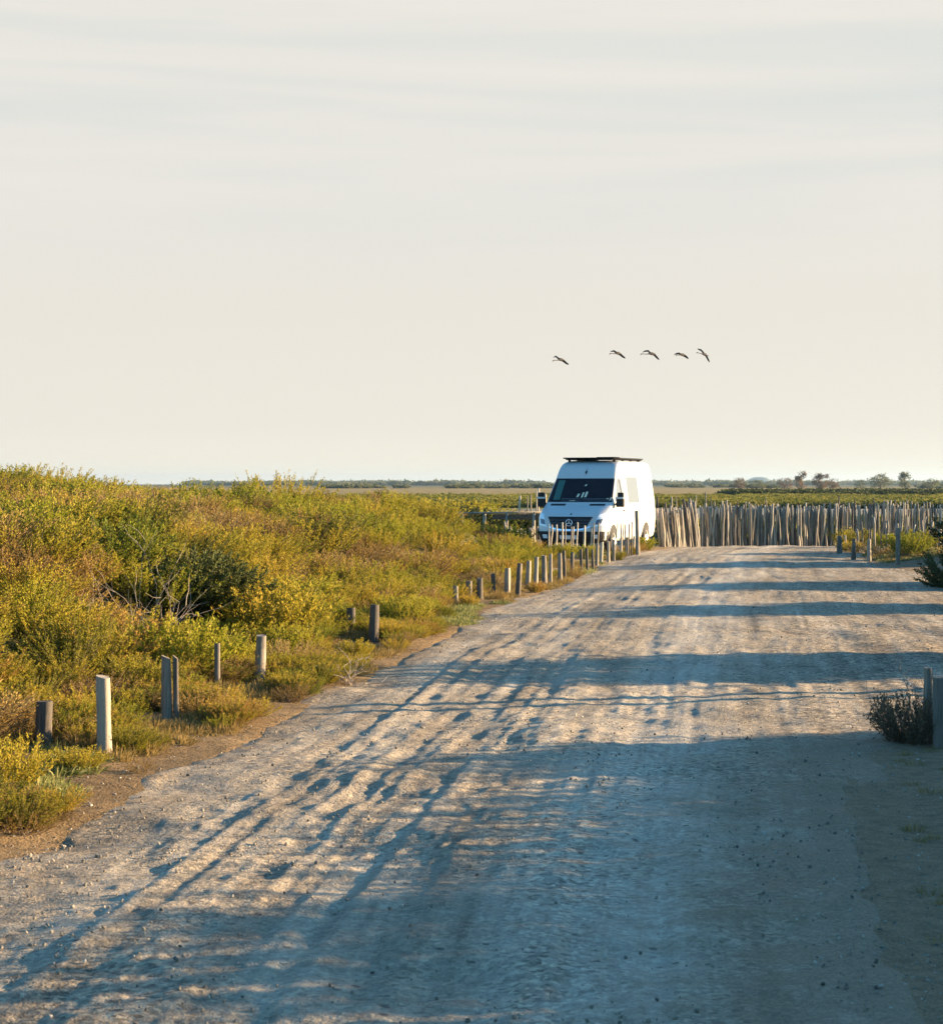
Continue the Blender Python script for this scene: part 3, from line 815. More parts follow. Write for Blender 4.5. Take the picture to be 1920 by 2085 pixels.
# the rail behind the scrub
root = link('rail_fence', None, loc=(-.35, 59.0, gz_(-.35, 59)), label='weathered horizontal rail fence behind the scrub left of the van', cat='fence')
mb = MB(); zt = EYE - (1044 - HZ) / F * 59 - root.location.z
mb.tube([(-.1, 0, zt), (.6, .05, zt - .01), (1.4, .1, zt), (2.6, .1, zt + .01)], [.028, .032, .03, .028], M_STAKEP, 8); link('rail', mb.mesh('rail', True), parent=root)
mb = MB(); mb.box((1.75, .13, zt - .13), (1.5, .04, .17), M_STEM); link('shade_strip', mb.mesh('shade_strip'), parent=root)  # dark box stands in for the shadow under the rail
for x in (.05, .75, 1.45, 2.3):
    mb = MB(); mb.tube([(x, .11, -.3), (x, .11, zt * .5), (x + .01, .11, zt + .02)], [.05, .05, .045], M_STAKE, 8); link('rail_post', mb.mesh('rail_post', True), parent=root)


# ----------------------------------------------------------------- the van
def van():
    paint = plain('white_paint', (.47, .47, .465), .28, spec=.5, var=.02, vscale=2)
    bp = paint.node_tree.nodes
    black = plain('black_plastic', (.014, .015, .018), .6, spec=.2); rubber = plain('tyre_rubber', (.02, .02, .02), .85)
    chrome = plain('bright_trim', (.72, .73, .75), .18, metal=.9); steel = plain('wheel_steel', (.45, .45, .45), .4, metal=.6)
    glass = plain('dark_glass', (.010, .011, .016), .06, spec=.18)
    sideglass = plain('sky_toned_side_glass', (.095, .115, .145), .25, spec=.6)  # grey base colour stands in for the reflected horizon sky
    lens = plain('lamp_lens', (.78, .80, .82), .08, spec=.9); amber = plain('lamp_dark', (.10, .12, .15), .15)
    seam = plain('panel_gap', (.03, .03, .03), .8); panel = plain('solar_cell', (.008, .009, .013), .5, spec=.05); matt = plain('rack_matt_black', (.007, .007, .008), .9, spec=.02)
    green = plain('green_curtain', (.02, .10, .085), .7); paper = plain('pale_paper', (.62, .60, .45), .7); dash = plain('dashboard', (.035, .04, .05), .6)
    plate = plain('plate_white', (.75, .75, .73), .4)
    th = R(19.5)
    root = link('parked_van', None, loc=(2.66, 51.6, gz_(2.6, 52.5) + .0), rot=(0, 0, -th), label='white high-roof camper van with a dark roof panel, parked facing the camera behind pickets', cat='van')
    # profile tables over height z
    Z = [.30, .36, .50, .62, .80, .92, 1.00, 1.06, 1.15, 1.25, 1.36, 1.40, 1.60, 1.85, 2.06, 2.20, 2.34, 2.45, 2.52, 2.56, 2.575]
    WF = [.16, .06, .01, .00, .04, .08, .12, .20, .42, .68, .96, 1.01, 1.19, 1.42, 1.62, 1.72, 1.85, 2.02, 2.22, 2.5, 2.8]
    HW = [.86, .93, .965, .98, .99, .992, .992, .99, .985, .98, .975, .97, .945, .912, .882, .866, .848, .826, .79, .70, .56]
    RC = [.50, .52, .52, .52, .52, .52, .50, .46, .38, .30, .25, .23, .22, .22, .22, .22, .22, .22, .22, .22, .22]
    WR = [5.80, 5.88, 5.9, 5.9, 5.9, 5.9, 5.9, 5.9, 5.9, 5.9, 5.9, 5.9, 5.89, 5.87, 5.84, 5.82, 5.79, 5.74, 5.65, 5.5, 5.3]
    T = lambda tab, z: float(np.interp(z, Z, tab))
    M = lambda z: float(np.interp(z, [1.05, 1.45], [2.9, 5.0]))

    def front(z, frac):      # frac = u / half width, on the nose curve
        m = M(z); f = max(-1, min(1, frac)); s = abs(f) ** (m / 2); c = math.sqrt(max(0, 1 - s * s))
        return Vector((f * T(HW, z), T(WF, z) + T(RC, z) * (1 - c ** (2 / m)), z))

    def side(z, w, sg=1): return Vector((sg * T(HW, z), w, z))

    def ring(z):
        m = M(z); hw, wf, rc, wr = T(HW, z), T(WF, z), T(RC, z), T(WR, z); pts = []
        half = []
        for k in range(19):
            a = math.pi / 2 * k / 18
            half.append((hw * math.sin(a) ** (2 / m), wf + rc * (1 - math.cos(a) ** (2 / m))))
        for k in range(1, 13): half.append((hw, wf + rc + (wr - .14 - wf - rc) * k / 12))
        for k in range(1, 9):
            a = math.pi / 2 * k / 8
            half.append((hw * math.cos(a) ** .5 if k < 8 else 0, wr - .14 + .14 * math.sin(a) ** .5))
        pts = [(x, y, z) for x, y in half] + [(-x, y, z) for x, y in half[-2:0:-1]]
        return pts
    zs = sorted(set(Z) | set(np.round(np.arange(.42, 2.5, .09), 3)))
    V = []; n = None
    for z in zs:
        r_ = ring(z); n = len(r_); V += r_
    Fs = []
    for i in range(len(zs) - 1):
        for k in range(n): Fs.append((i * n + k, i * n + (k + 1) % n, (i + 1) * n + (k + 1) % n, (i + 1) * n + k))
    Fs.append(tuple(range(n))[::-1]); Fs.append(tuple(range((len(zs) - 1) * n, len(zs) * n)))
    link('body', mesh_from('van_body', V, faces=Fs, smooth=True, mats=[paint]), parent=root)

    def patch(name, P, nu, nv, mat, off=.006, parent=None, **kw):
        """a thin shell lying proud of the bodywork: P(i/nu, j/nv) -> point"""
        g_ = [[P(i / nu, j / nv) for i in range(nu + 1)] for j in range(nv + 1)]
        vs = []; fs = []
        for j in range(nv + 1):
            for i in range(nu + 1):
                a = g_[j][min(i + 1, nu)] - g_[j][max(i - 1, 0)]; b = g_[min(j + 1, nv)][i] - g_[max(j - 1, 0)][i]
                nn = a.cross(b)
                if nn.length < 1e-9: nn = Vector((0, -1, 0))
                nn.normalize()
                vs.append(g_[j][i] + nn * off)
        k = len(vs)
        for j in range(nv + 1):
            for i in range(nu + 1):
                a = g_[j][min(i + 1, nu)] - g_[j][max(i - 1, 0)]; b = g_[min(j + 1, nv)][i] - g_[max(j - 1, 0)][i]
                nn = a.cross(b); nn = nn.normalized() if nn.length > 1e-9 else Vector((0, -1, 0))
                vs.append(g_[j][i] - nn * .01)
        w = nu + 1
        for j in range(nv):
            for i in range(nu): fs.append((j * w + i, j * w + i + 1, (j + 1) * w + i + 1, (j + 1) * w + i))
        rim = [i for i in range(w)] + [(j + 1) * w - 1 for j in range(1, nv + 1)] + [nv * w + i for i in range(nu - 1, -1, -1)] + [j * w for j in range(nv - 1, 0, -1)]
        for a, b in zip(rim, rim[1:] + rim[:1]): fs.append((b, a, a + k, b + k))
        return link(name, mesh_from(name, vs, faces=fs, smooth=False, mats=[mat]), parent=parent or root, **kw)

    L = lambda a, b, t: a + (b - a) * t
    fr = lambda z0, z1, a0, a1, b0=None, b1=None: (lambda u, v: front(L(z0, z1, v), L(L(a0, a1, u), L(a0 if b0 is None else b0, a1 if b1 is None else b1, u), v)))
    sd = lambda z0, z1, w0, w1, x0=None, x1=None: (lambda u, v: side(L(z0, z1, v), L(L(w0, w1, u), L(w0 if x0 is None else x0, w1 if x1 is None else x1, u), v)))
    # windscreen and what shows in it
    ws = patch('windscreen', fr(1.395, 2.055, -.96, .96, -.955, .955), 24, 10, glass, .006)
    patch('curtain', fr(1.45, 2.0, -.80, -.60, -.84, -.62), 4, 6, green, .009, parent=ws)
    patch('dashboard', fr(1.405, 1.50, -.55, .90), 14, 3, dash, .009, parent=ws)
    for a, z0, z1, w_ in ((-.12, 1.53, 1.62, .06), (.02, 1.52, 1.66, .05), (.12, 1.53, 1.68, .06), (.78, 1.44, 1.50, .05), (.88, 1.44, 1.52, .04), (-.3, 1.42, 1.45, .16), (.05, 1.84, 1.88, .05)):
        patch('paper', fr(z0, z1, a, a + w_, a + .03, a + w_ + .03), 2, 2, paper, .012, parent=ws)
    patch('wiper', lambda u, v: front(1.42 + .03 * v + .02 * u, L(-.75, .1, u)), 10, 1, black, .016, parent=ws)
    patch('wiper', lambda u, v: front(1.42 + .03 * v + .02 * u, L(.05, .85, u)), 10, 1, black, .016, parent=ws)
    # bonnet intakes, grille, badge, bumper, plate
    for s in (-1, 1):
        patch('bonnet_vent', fr(1.30, 1.345, s * .80, s * .36) if s < 0 else fr(1.30, 1.345, .36, .80), 6, 2, black, .008)
    gr = patch('grille', fr(.66, 1.0, -.46, .46, -.64, .64), 12, 6, black, .010)
    for z in (.74, .82, .90):
        f_ = L(.46, .64, (z - .66) / .34) - .02
        patch('grille_bar', fr(z, z + .014, -f_, f_), 10, 1, plain('grille_bar_grey', (.05, .052, .058), .4), .016, parent=gr)
    patch('grille_trim', lambda u, v: front(.615 + .045 * v + .10 * abs(2 * u - 1) ** 3, L(-.60, .60, u)), 16, 1, chrome, .014)
    for s in (-1, 1):
        patch('grille_trim', lambda u, v: front(L(.70, 1.01, v), s * (L(.49, .655, v) + (u - (0 if s > 0 else 1)) * .03 * 1)) if s > 0 else front(L(.70, 1.01, v), -(L(.49, .655, v) + (1 - u) * .03)), 1, 6, paint, .014)
    # round star badge
    c = front(.84, 0); mb = MB()
    pts = [(c.x + .088 * math.cos(2 * math.pi * k / 28), c.y - .035, c.z + .088 * math.sin(2 * math.pi * k / 28)) for k in range(29)]
    mb.tube(pts, .012, chrome, 6, False)
    for a in (90, 210, 330):
        mb.tube([(c.x, c.y - .035, c.z), (c.x + .084 * math.cos(R(a)), c.y - .035, c.z + .084 * math.sin(R(a)))], [.020, .006], chrome, 6)
    link('badge', mb.mesh('badge', True), parent=gr)
    patch('bumper', fr(.30, .60, -1, 1), 30, 5, black, .02)
    patch('fog_lamp', fr(.42, .52, -.80, -.66), 3, 3, lens, .03); patch('fog_lamp', fr(.42, .52, .66, .80), 3, 3, lens, .03)
    pl = patch('number_plate', fr(.40, .50, -.27, .27), 6, 2, plate, .035)
    patch('bonnet_badge', fr(1.055, 1.09, -.02, .02), 2, 2, black, .006)
    # lamps
    for s in (-1, 1):
        if s > 0: h = patch('headlight', lambda u, v: front(L(.72, 1.06, v) + .05 * u, L(L(.66, .93, u), L(.80, .985, u), v)), 6, 6, lens, .010)
        else: h = patch('headlight', lambda u, v: front(L(.72, 1.06, v) + .05 * (1 - u), -L(L(.93, .66, u), L(.985, .80, u), v)), 6, 6, lens, .010)
        if s > 0:
            patch('lamp_bowl', lambda u, v: front(L(.78, .92, v) + .03 * u, L(L(.70, .86, u), L(.75, .90, u), v)), 4, 4, amber, .014, parent=h)
        else:
            patch('lamp_bowl', lambda u, v: front(L(.78, .92, v) + .03 * (1 - u), -L(L(.86, .70, u), L(.90, .75, u), v)), 4, 4, amber, .014, parent=h)
    # mark on the brow above the windscreen: dark lozenge with a fine line over it
    mb = MB()
    def br(f, z): q = front(z, f); return (q.x, q.y - .012, q.z + .006)
    c0 = br(0, 2.235)
    k = [br(-.045, 2.235), br(-.012, 2.20), br(0, 2.14), br(.012, 2.20), br(.045, 2.235), br(.012, 2.265), br(0, 2.40), br(-.012, 2.265)]
    mb.add([c0] + k, [(0, 1 + i, 1 + (i + 1) % 8) for i in range(8)], black)
    link('brow_emblem', mb.mesh('brow_emblem'), parent=root)
    # side glass, gaps, handle (both sides)
    for s in (-1, 1):
        def S(fn, s=s):
            if s > 0: return lambda u, v: fn(u, v)
            def f2(u, v):
                p = fn(1 - u, v); return Vector((-p.x, p.y, p.z))
            return f2
        dw = patch('door_window', S(sd(1.42, 2.04, 1.30, 2.18, 1.75, 2.14)), 6, 8, sideglass, .006)
        patch('window_pillar', S(sd(1.50, 2.05, 2.05, 2.13, 1.90, 1.96)), 1, 5, black, .012, parent=dw)
        patch('side_window', S(sd(1.36, 2.10, 2.75, 3.95)), 6, 8, sideglass, .006)
        for w0, w1 in ((1.12, 1.14), (2.28, 2.30), (3.62, 3.64)):
            patch('panel_gap', S(sd(.48, 1.36 if w0 < 2 else 2.2, w0, w1)), 1, 10, seam, .003)
        patch('side_moulding', S(sd(.70, .78, 1.55, 4.2)), 10, 2, paint, .018)
        patch('door_handle', S(sd(1.13, 1.17, 2.05, 2.22)), 2, 1, black, .02)
        # wheels in their arches
        for w in (1.02, 4.68):
            mb = MB(); ring_ = []
            nseg = 20; xo = s * (T(HW, .6) + .008)
            vs = [(xo, w, .36)]
            for q in range(nseg + 1):
                a = math.pi * q / nseg * 1.16 - .08 * math.pi; vs.append((s * (T(HW, max(.3, .36 + .42 * math.sin(a))) + .008), w + .42 * math.cos(a), .36 + .42 * math.sin(a)))
            fs = [(0, i + 1, i + 2) if s > 0 else (0, i + 2, i + 1) for i in range(nseg)]
            mb.add(vs, fs, black); link('wheel_arch', mb.mesh('wheel_arch'), parent=root)
            tm = MB(); prof = [(.0, .20), (.0, .30), (.03, .335), (.10, .345), (.19, .335), (.22, .29), (.22, .2)]
            vs = []; fs = []; ns = 28
            for (dx, rr) in prof:
                for q in range(ns): vs.append((s * (.985 - dx) + s * .025, w + rr * math.cos(2 * math.pi * q / ns), .345 + rr * math.sin(2 * math.pi * q / ns)))
            for i in range(len(prof) - 1):
                for q in range(ns): fs.append((i * ns + q, i * ns + (q + 1) % ns, (i + 1) * ns + (q + 1) % ns, (i + 1) * ns + q))
            tm.add(vs, fs, rubber)
            wh = link('wheel', tm.mesh('tyre', True), parent=root)
            rm = MB(); vs = []; fs = []
            prof = [(.02, .205), (.0, .19), (.045, .16), (.035, .08), (.0, .065), (.0, .001)]
            for (dx, rr) in prof:
                for q in range(ns): vs.append((s * (1.0 - dx), w + rr * math.cos(2 * math.pi * q / ns), .345 + rr * math.sin(2 * math.pi * q / ns)))
            for i in range(len(prof) - 1):
                for q in range(ns): fs.append((i * ns + q, i * ns + (q + 1) % ns, (i + 1) * ns + (q + 1) % ns, (i + 1) * ns + q))
            rm.add(vs, fs, steel); link('rim', rm.mesh('rim', True), parent=wh)
        # mirrors
        mm = MB()
        x = s * 1.14
        mm.box((x, 1.18, 1.40), (.22, .13, .28), black); mm.box((x + s * .015, 1.19, 1.60), (.17, .12, .13), black)
        mm.tube([(s * .95, 1.32, 1.34), (x, 1.22, 1.34)], .035, black, 6)
        mi = link('mirror', mm.mesh('mirror'), parent=root)
        sh = MB(); sh.box((x, 1.115, 1.515), (.235, .05, .05), paint); link('mirror_shell', sh.mesh('mirror_shell'), parent=mi)
        for ob in (mi,):
            b = ob.modifiers.new('round', 'BEVEL'); b.width = .03; b.segments = 3
    # tail
    mb = MB()
    for s in (-1, 1): mb.box((s * .86, 5.89, 1.15), (.10, .05, .6), plain('tail_red', (.25, .01, .01), .2))
    link('tail_light', mb.mesh('tail_light'), parent=root)
    # roof rack: rails, flat panel, vent
    rk = MB()
    for s in (-1, 1):
        rk.box((s * .66, 3.65, 2.60), (.05, 3.3, .03), matt)
        for w in (2.3, 3.2, 4.1, 5.0): rk.box((s * .66, w, 2.565), (.06, .08, .06), matt)
    rack = link('roof_rack', rk.mesh('roof_rack'), parent=root)
    pn = MB(); pn.box((-.04, 3.75, 2.638), (1.50, 3.3, .036), panel); link('solar_panel', pn.mesh('solar_panel'), parent=rack)
    vt = MB(); vt.box((.45, 2.42, 2.635), (.55, .55, .07), matt); v_ = link('roof_vent', vt.mesh('roof_vent'), parent=root)
    b = v_.modifiers.new('round', 'BEVEL'); b.width = .02; b.segments = 2
    return root


VAN = van()


# ----------------------------------------------------------------- flamingos
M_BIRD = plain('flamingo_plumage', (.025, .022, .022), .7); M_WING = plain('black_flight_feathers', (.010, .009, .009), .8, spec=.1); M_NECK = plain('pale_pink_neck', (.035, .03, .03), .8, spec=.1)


def flamingo(u, v, head, wl, wr, legs, label, Y=150.0, k=1.0):
    """all offsets in photo pixels from the body centre; depth offsets give the flight direction"""
    c = at(u, Y, v=v); s = Y / F
    P = lambda q: Vector((q[0] * s, q[2] if len(q) > 2 else 0, -q[1] * s))
    root = link('flamingo', None, loc=c, label=label, cat='bird', group='flamingos flying in a line')
    hd = P(head); bdir = hd.normalized()
    # body, neck and head in one skin, legs trailing
    mb = MB(); tail = -bdir * .30
    mid = hd * .55 + Vector((0, 0, -.03))
    mb.tube([tail * 1.35, tail, tail * .4, bdir * .12, bdir * .26, hd * .45 + Vector((0, 0, -.01)), mid, hd * .8, hd * .92, hd, hd + bdir * .10 + Vector((0, 0, -.05)), hd + bdir * .14 + Vector((0, 0, -.11))],
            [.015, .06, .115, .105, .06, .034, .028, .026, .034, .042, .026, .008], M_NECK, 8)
    body = link('body', mb.mesh('flamingo_body', True), parent=root)
    mb = MB(); lg = P(legs)
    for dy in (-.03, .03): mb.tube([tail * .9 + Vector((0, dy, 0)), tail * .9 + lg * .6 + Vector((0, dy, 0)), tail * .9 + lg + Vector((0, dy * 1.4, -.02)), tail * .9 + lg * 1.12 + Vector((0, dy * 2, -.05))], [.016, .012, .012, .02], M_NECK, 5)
    link('legs', mb.mesh('legs', True), parent=root)
    for nm, w in (('wing', wl), ('wing', wr)):
        pts = [Vector((0, 0, .05))] + [P(q) for q in w]
        n = len(pts); ch = [.34, .36, .30, .22, .08][:n] if n <= 5 else None
        vs = []; fs = []
        NS = 10
        cum = [0]
        for a, b in zip(pts, pts[1:]): cum.append(cum[-1] + (b - a).length)
        for i in range(NS + 1):
            t = cum[-1] * i / NS
            p = Vector([np.interp(t, cum, [q[j] for q in pts]) for j in range(3)])
            t2 = i / NS; chord = np.interp(t2, [0, .3, .7, .9, 1], [.21, .23, .19, .13, .02])
            fw = (Vector((.34, -.45, .82)) if w is wr else Vector((.12, -.72, .55))).normalized()
            a = p + fw * chord * .35; b = p + fw * (-chord * .65) + Vector((0, 0, 0)); m_ = p + fw * chord * .1
            th_ = .03 * (1 - t2) + .006
            for q in (a, m_ + Vector((0, 0, th_)), b, m_ - Vector((0, 0, th_ * .5))): vs.append(q)
        for i in range(NS):
            for e in range(4): fs.append((i * 4 + e, i * 4 + (e + 1) % 4, (i + 1) * 4 + (e + 1) % 4, (i + 1) * 4 + e))
        fs += [(3, 2, 1, 0), (NS * 4, NS * 4 + 1, NS * 4 + 2, NS * 4 + 3)]
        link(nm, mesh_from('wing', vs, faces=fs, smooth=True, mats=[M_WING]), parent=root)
    return root


# birds fly towards the left; the near wing hangs down to the right, the far wing reaches up to the left
flamingo(1142, 732, (-16, 3, -.9), [(-5, -2.5, -.2), (-11, -7, -.3), (-16, -4, -.3)], [(6, 1, .3), (11, 5, .5), (17, 9, .6)], (3, 1, .4), 'flying flamingo trailing apart from the others, first from the left')
flamingo(1258, 719, (-17, 2, -.9), [(-4, -2, -.2), (-9, -5, -.3), (-16, -3, -.3)], [(6, 1, .3), (11, 5, .5), (17, 9, .6)], (3, 1, .4), 'flying flamingo second from the left, near wing swept downward')
flamingo(1327, 720, (-23, 2, -.9), [(-4, -2, -.2), (-8, -6, -.3), (-16, -5, -.3), (-20, -2, -.3)], [(6, 0, .3), (11, 5, .5), (17, 11, .6)], (3, 1, .4), 'flying flamingo in the middle, long neck stretched left of its wings')
flamingo(1389, 722, (-14, 2, -.9), [(-4, -1, -.2), (-8, -3, -.3), (-14, -2, -.3), (-18, 1, -.3)], [(5, 0, .3), (9, 2, .5), (15, 7, .6)], (3, 1, .4), 'flying flamingo fourth from the left with flatter wings')
flamingo(1434, 721, (-17, -2, -.9), [(-3, -4, -.2), (-7, -8, -.3), (-15, -11, -.3)], [(5, 1, .3), (9, 8, .5), (13, 15, .6)], (6, 1, .4), 'flying flamingo rightmost of the five, wings spread steeply')

# ----------------------------------------------------------------- single plants
M_DRYDARK = leaf_mat('dark_dry_leaf', [(0, (.035, .026, .018)), (.5, (.09, .065, .042)), (1, (.18, .13, .08))], transl=.15)
BUSH = [shrub('bush_a', 21, 110, 60, .62, .40, 62, ll=.034), shrub('bush_b', 22, 110, 60, .62, .40, 60, ll=.034, mats=[M_LEAFG, M_STEM]),
        shrub('bush_c', 23, 120, 34, .55, .42, 66, ll=.03, lw=.006, mats=[M_LEAFD, M_STEM]),
        shrub('bush_d', 24, 300, 130, 1.0, .75, 78, ll=.045, lw=.014, mats=[M_DARK, M_STEM], t0=.1, dome=.25, stem=.008),
        shrub('bush_e', 25, 190, 100, 1.1, .8, 78, ll=.034, lw=.008, spread=.7, stem=.005, dome=.3),
        shrub('bush_f', 26, 150, 60, .5, .42, 66, ll=.03, lw=.006, mats=[M_DRYDARK, M_STEM]),
        shrub('bush_g', 27, 260, 110, .9, .9, 86, ll=.034, lw=.011, mats=[M_DARK, M_STEM], t0=.06, curve=.10, dome=.25, stem=.006)]
TW = [twigs('dead_a', 1, 16, .75), twigs('dead_b', 2, 18, .42, tilt=88, rad=.008), twigs('dead_c', 3, 26, .5, mat=M_STEM, tilt=75)]


def plant(me, u, v, h, label, name='scrub_bush', cat='bush', group=None, Y=None, wid=1.0, h0=.62, X=None):
    if Y is None: Y = EYE * F / (v - HZ)
    p = at(u, Y) if X is None else Vector((X, Y, 0))
    s = h / h0
    return link(name, me, loc=(p.x, p.y, gz_(p.x, p.y) - .01), rot=(0, 0, random.random() * 6.28), scale=(s * wid, s * wid, s), label=label, cat=cat, group=group)


G1 = 'bushes standing out along the left verge'
plant(BUSH[1], 588, 1335, .42, 'fresh green bush left of the close pair of posts', group=G1)
plant(BUSH[0], 722, 1342, .24, 'small dark-shadowed bush in front of the close pair of posts', group=G1)
plant(BUSH[1], 822, 1282, .48, 'bright yellow-green bush right of the close pair of posts', group=G1)
plant(BUSH[1], 862, 1258, .30, 'low bright bush at the verge before the first far row post', group=G1)
plant(BUSH[0], 955, 1238, .20, 'golden bush at the foot of the first far row posts', group=G1)
plant(BUSH[2], 1018, 1222, .16, 'orange-brown bush between the fourth and fifth far row posts', group=G1)
plant(BUSH[0], 1090, 1206, .22, 'small golden bush among the far row posts under the long shadow', group=G1)
plant(BUSH[2], 1164, 1178, .34, 'brown bush between the bright far row posts', group=G1)
plant(BUSH[2], 400, 1462, .28, 'rust-brown dry bush right of the split post', group=G1, wid=1.3)
plant(BUSH[1], 375, 1400, .62, 'tall dark green bush behind the split post', group=G1)
plant(BUSH[0], -5, 1625, .36, 'dark green bush cut by the left edge of the photo', group=G1)
plant(BUSH[0], 150, 1575, .16, 'low olive tuft between the short sawn post and the tall round post', group=G1, wid=1.6)
plant(BUSH[2], 34, 1520, .26, 'dry brown bush hiding the base of the short sawn post', group=G1)
plant(BUSH[2], 590, 1370, .40, 'brown bush between the leaning post and the dead roots', group=G1)
plant(BUSH[1], 446, 1385, .42, 'green bush between the thin post top and the leaning post', group=G1)
for k, (x, y, h, b, w_) in enumerate([(-4.2, 22.1, .72, 1, 1.0), (-3.3, 22.3, .80, 3, .9), (-2.4, 22.2, .80, 0, .9), (-4.5, 20.9, .62, 2, 1.0)]):  # middle bush gets dark leaf colour to deepen the hollow's shade
    plant(BUSH[b], 0, 0, h, ['tall bush at the back left of the shaded hollow', 'dense bush, leaves coloured dark for shade, walling the middle of the shaded hollow', 'upright bush at the right end of the shaded hollow', 'brown bush at the left mouth of the shaded hollow'][k], group='bushes round the shaded hollow', X=x, Y=y, wid=1.15 * w_, h0=1.0 if b == 3 else .62)
plant(TW[0], 300, 0, .85, 'bleached dead branches at the left of the shaded hollow', name='dead_shrub', cat='dead bush', Y=20.0, h0=.75)
plant(TW[1], 712, 1392, .24, 'tangle of bleached dead roots at the edge of the track', name='dead_roots', cat='roots', h0=.42, wid=1.35)
plant(TW[2], 1868, 1512, .42, 'dark twiggy dead bush at the foot of the right edge posts', name='dead_bush', cat='dead bush', h0=.5, wid=.8)
plant(BUSH[5], 1868, 1512, .42, 'dark brown bush under the twigs beside the right edge posts', h0=.5, wid=.9)
plant(BUSH[4], 575, 0, 1.15, 'tallest bush on the skyline of the left bank', Y=40, wid=1.0, h0=1.1, group='bushes on the skyline of the left bank')
plant(BUSH[4], 90, 0, .9, 'rounded bush on the skyline near the left edge of the photo', Y=42, wid=1.4, h0=1.1, group='bushes on the skyline of the left bank')
# dark bush on the right and the russet scrub among the right posts
plant(BUSH[6], 0, 0, 1.05, 'big dark bush at the right edge of the photo', X=9.12, Y=34.4, h0=.9, wid=.82, name='dark_bush')
G2 = 'bushes among the right hand posts'
for u, v, h, b, lab in [(1728, 1126, .35, 0, 'golden low bush behind the squat corner post'), (1755, 1128, .42, 2, 'russet bush between the two dark right hand posts'), (1790, 1134, .42, 2, 'brown bush left of the tallest right hand post'),
                        (1850, 1140, .62, 1, 'green bush right of the tallest right hand post'), (1870, 1132, .60, 0, 'golden bush touching the big dark bush'), (1745, 1108, .75, 0, 'yellow bush under the low pale stakes'), (1810, 1112, .5, 1, 'olive bush at the foot of the second stake row')]:
    plant(BUSH[b], u, v, h, lab, group=G2, wid=1.25)
G3 = 'bushes around the parked van'
for u, Y, h, b, lab in [(1300, 53.2, .34, 2, 'brown tuft at the foot of the tall dark post by the van'), (1313, 54.0, .42, 1, 'small green bush by the rear wheel of the van'), (1285, 50.5, .28, 0, 'golden tuft under the side of the van'),
                        (1150, 46.8, .42, 1, 'dark green bush behind the pickets at the van bumper'), (1195, 47.4, .40, 1, 'green bush below the van headlight'), (1255, 47.0, .30, 0, 'olive bush at the last white posts by the van')]:
    plant(BUSH[b], u, 0, h, lab, group=G3, Y=Y)
for u, Y, h, b, lab in [(962, 56.5, .85, 0, 'olive bush hiding the left end of the rail fence'), (1030, 56.8, .72, 1, 'green bush hiding the middle of the rail fence')]:
    plant(BUSH[b], u, 0, h, lab, group='bushes in front of the rail fence', Y=Y, wid=1.3)
G4 = 'bushes on the marsh behind the left bank'
for u, Y, h, b, lab in [(880, 66, 1.35, 3, 'dark bush on the marsh left of the yellow one'), (915, 68, 1.25, 3, 'second dark bush on the marsh beside the rail fence'), (975, 69, 1.30, 1, 'bright yellow-green bush on the marsh above the rail'),
                        (1020, 72, 1.25, 2, 'brown bush on the marsh behind the rail fence'), (1068, 70, 1.05, 3, 'dark bush on the marsh left of the van mirror'), (945, 80, 1.4, 0, 'golden bush furthest back on the marsh left of the van'), (1000, 60.6, .8, 2, 'dry bush growing through the rail fence')]:
    plant(BUSH[b], u, 0, h, lab, group=G4, Y=Y, h0=1.0 if b == 3 else .62, wid=1.5)
# bushes beyond the right edge of the frame: they throw the long shadows over the track
G5 = 'bushes just outside the right edge that shade the track'
LONG = [(7.1, 20.5, 1.42, 1.05), (9.25, 29.0, 1.38, .95), (10.8, 35.6, 1.30, 1.05), (12.6, 44.6, 1.5, 1.0), (13.6, 51.0, 1.1, .7)]
for x, y, h, w in LONG:
    plant(BUSH[3], 0, 0, h, 'dark bush outside the frame casting a long shadow band', X=x, Y=y, h0=1.0, wid=w, name='shade_bush', group=G5)
for k in range(14):
    y = 3.6 + k * .82; up_ = .20 * (1 - max(0, k - 5) / 8) if k > 5 else .20
    q_ = 3 if k % 2 else 4
    plant(BUSH[q_], 0, 0, random.uniform(.76, 1.08) + up_, 'dark bush of the hedge shading the near track', X=6.4 + random.uniform(-.35, .35), Y=y, h0=1.0 if q_ == 3 else 1.1, wid=1.0 if q_ == 3 else 1.25, name='hedge_bush', group='hedge bushes shading the near track')
for x, y in ((5.6, 17.3), (5.7, 17.75)):
    link('wooden_post', post_mesh('post', 1.15, .07, int(y * 10), M_POST), loc=(x, y, gz_(x, y)), label='post outside the frame throwing a thin shadow stripe', cat='post', group='posts outside the frame')

# ----------------------------------------------------------------- far vegetation
M_MGREEN = leaf_mat('marsh_green_leaf', [(0, (.05, .06, .018)), (.4, (.115, .125, .026)), (.7, (.185, .178, .036)), (1, (.24, .20, .05))], nscale=.05, wr=.3, wt=.25, wn=.8)
CL = [shrub('far_clump_a', 61, 60, 30, .8, .8, 78, ll=.13, lw=.045, mats=[M_MGREEN, M_STEM], dome=.3, stem=.01), shrub('far_clump_b', 62, 60, 30, .8, .8, 78, ll=.13, lw=.045, mats=[M_MGREEN, M_STEM], dome=.3, stem=.01)]
CD = [shrub('far_dark_a', 63, 46, 16, .8, .9, 80, ll=.24, lw=.10, mats=[M_DARK, M_STEM], dome=.3, stem=.01)]
CT = [shrub('far_tree_a', 64, 46, 16, .8, .9, 80, ll=.24, lw=.10, mats=[M_TREE, M_STEM], dome=.3, stem=.01)]
C_FAR = protos('far_kind', CL); C_FARD = protos('far_dark_kind', CD); C_FART = protos('far_tree_kind', CT)


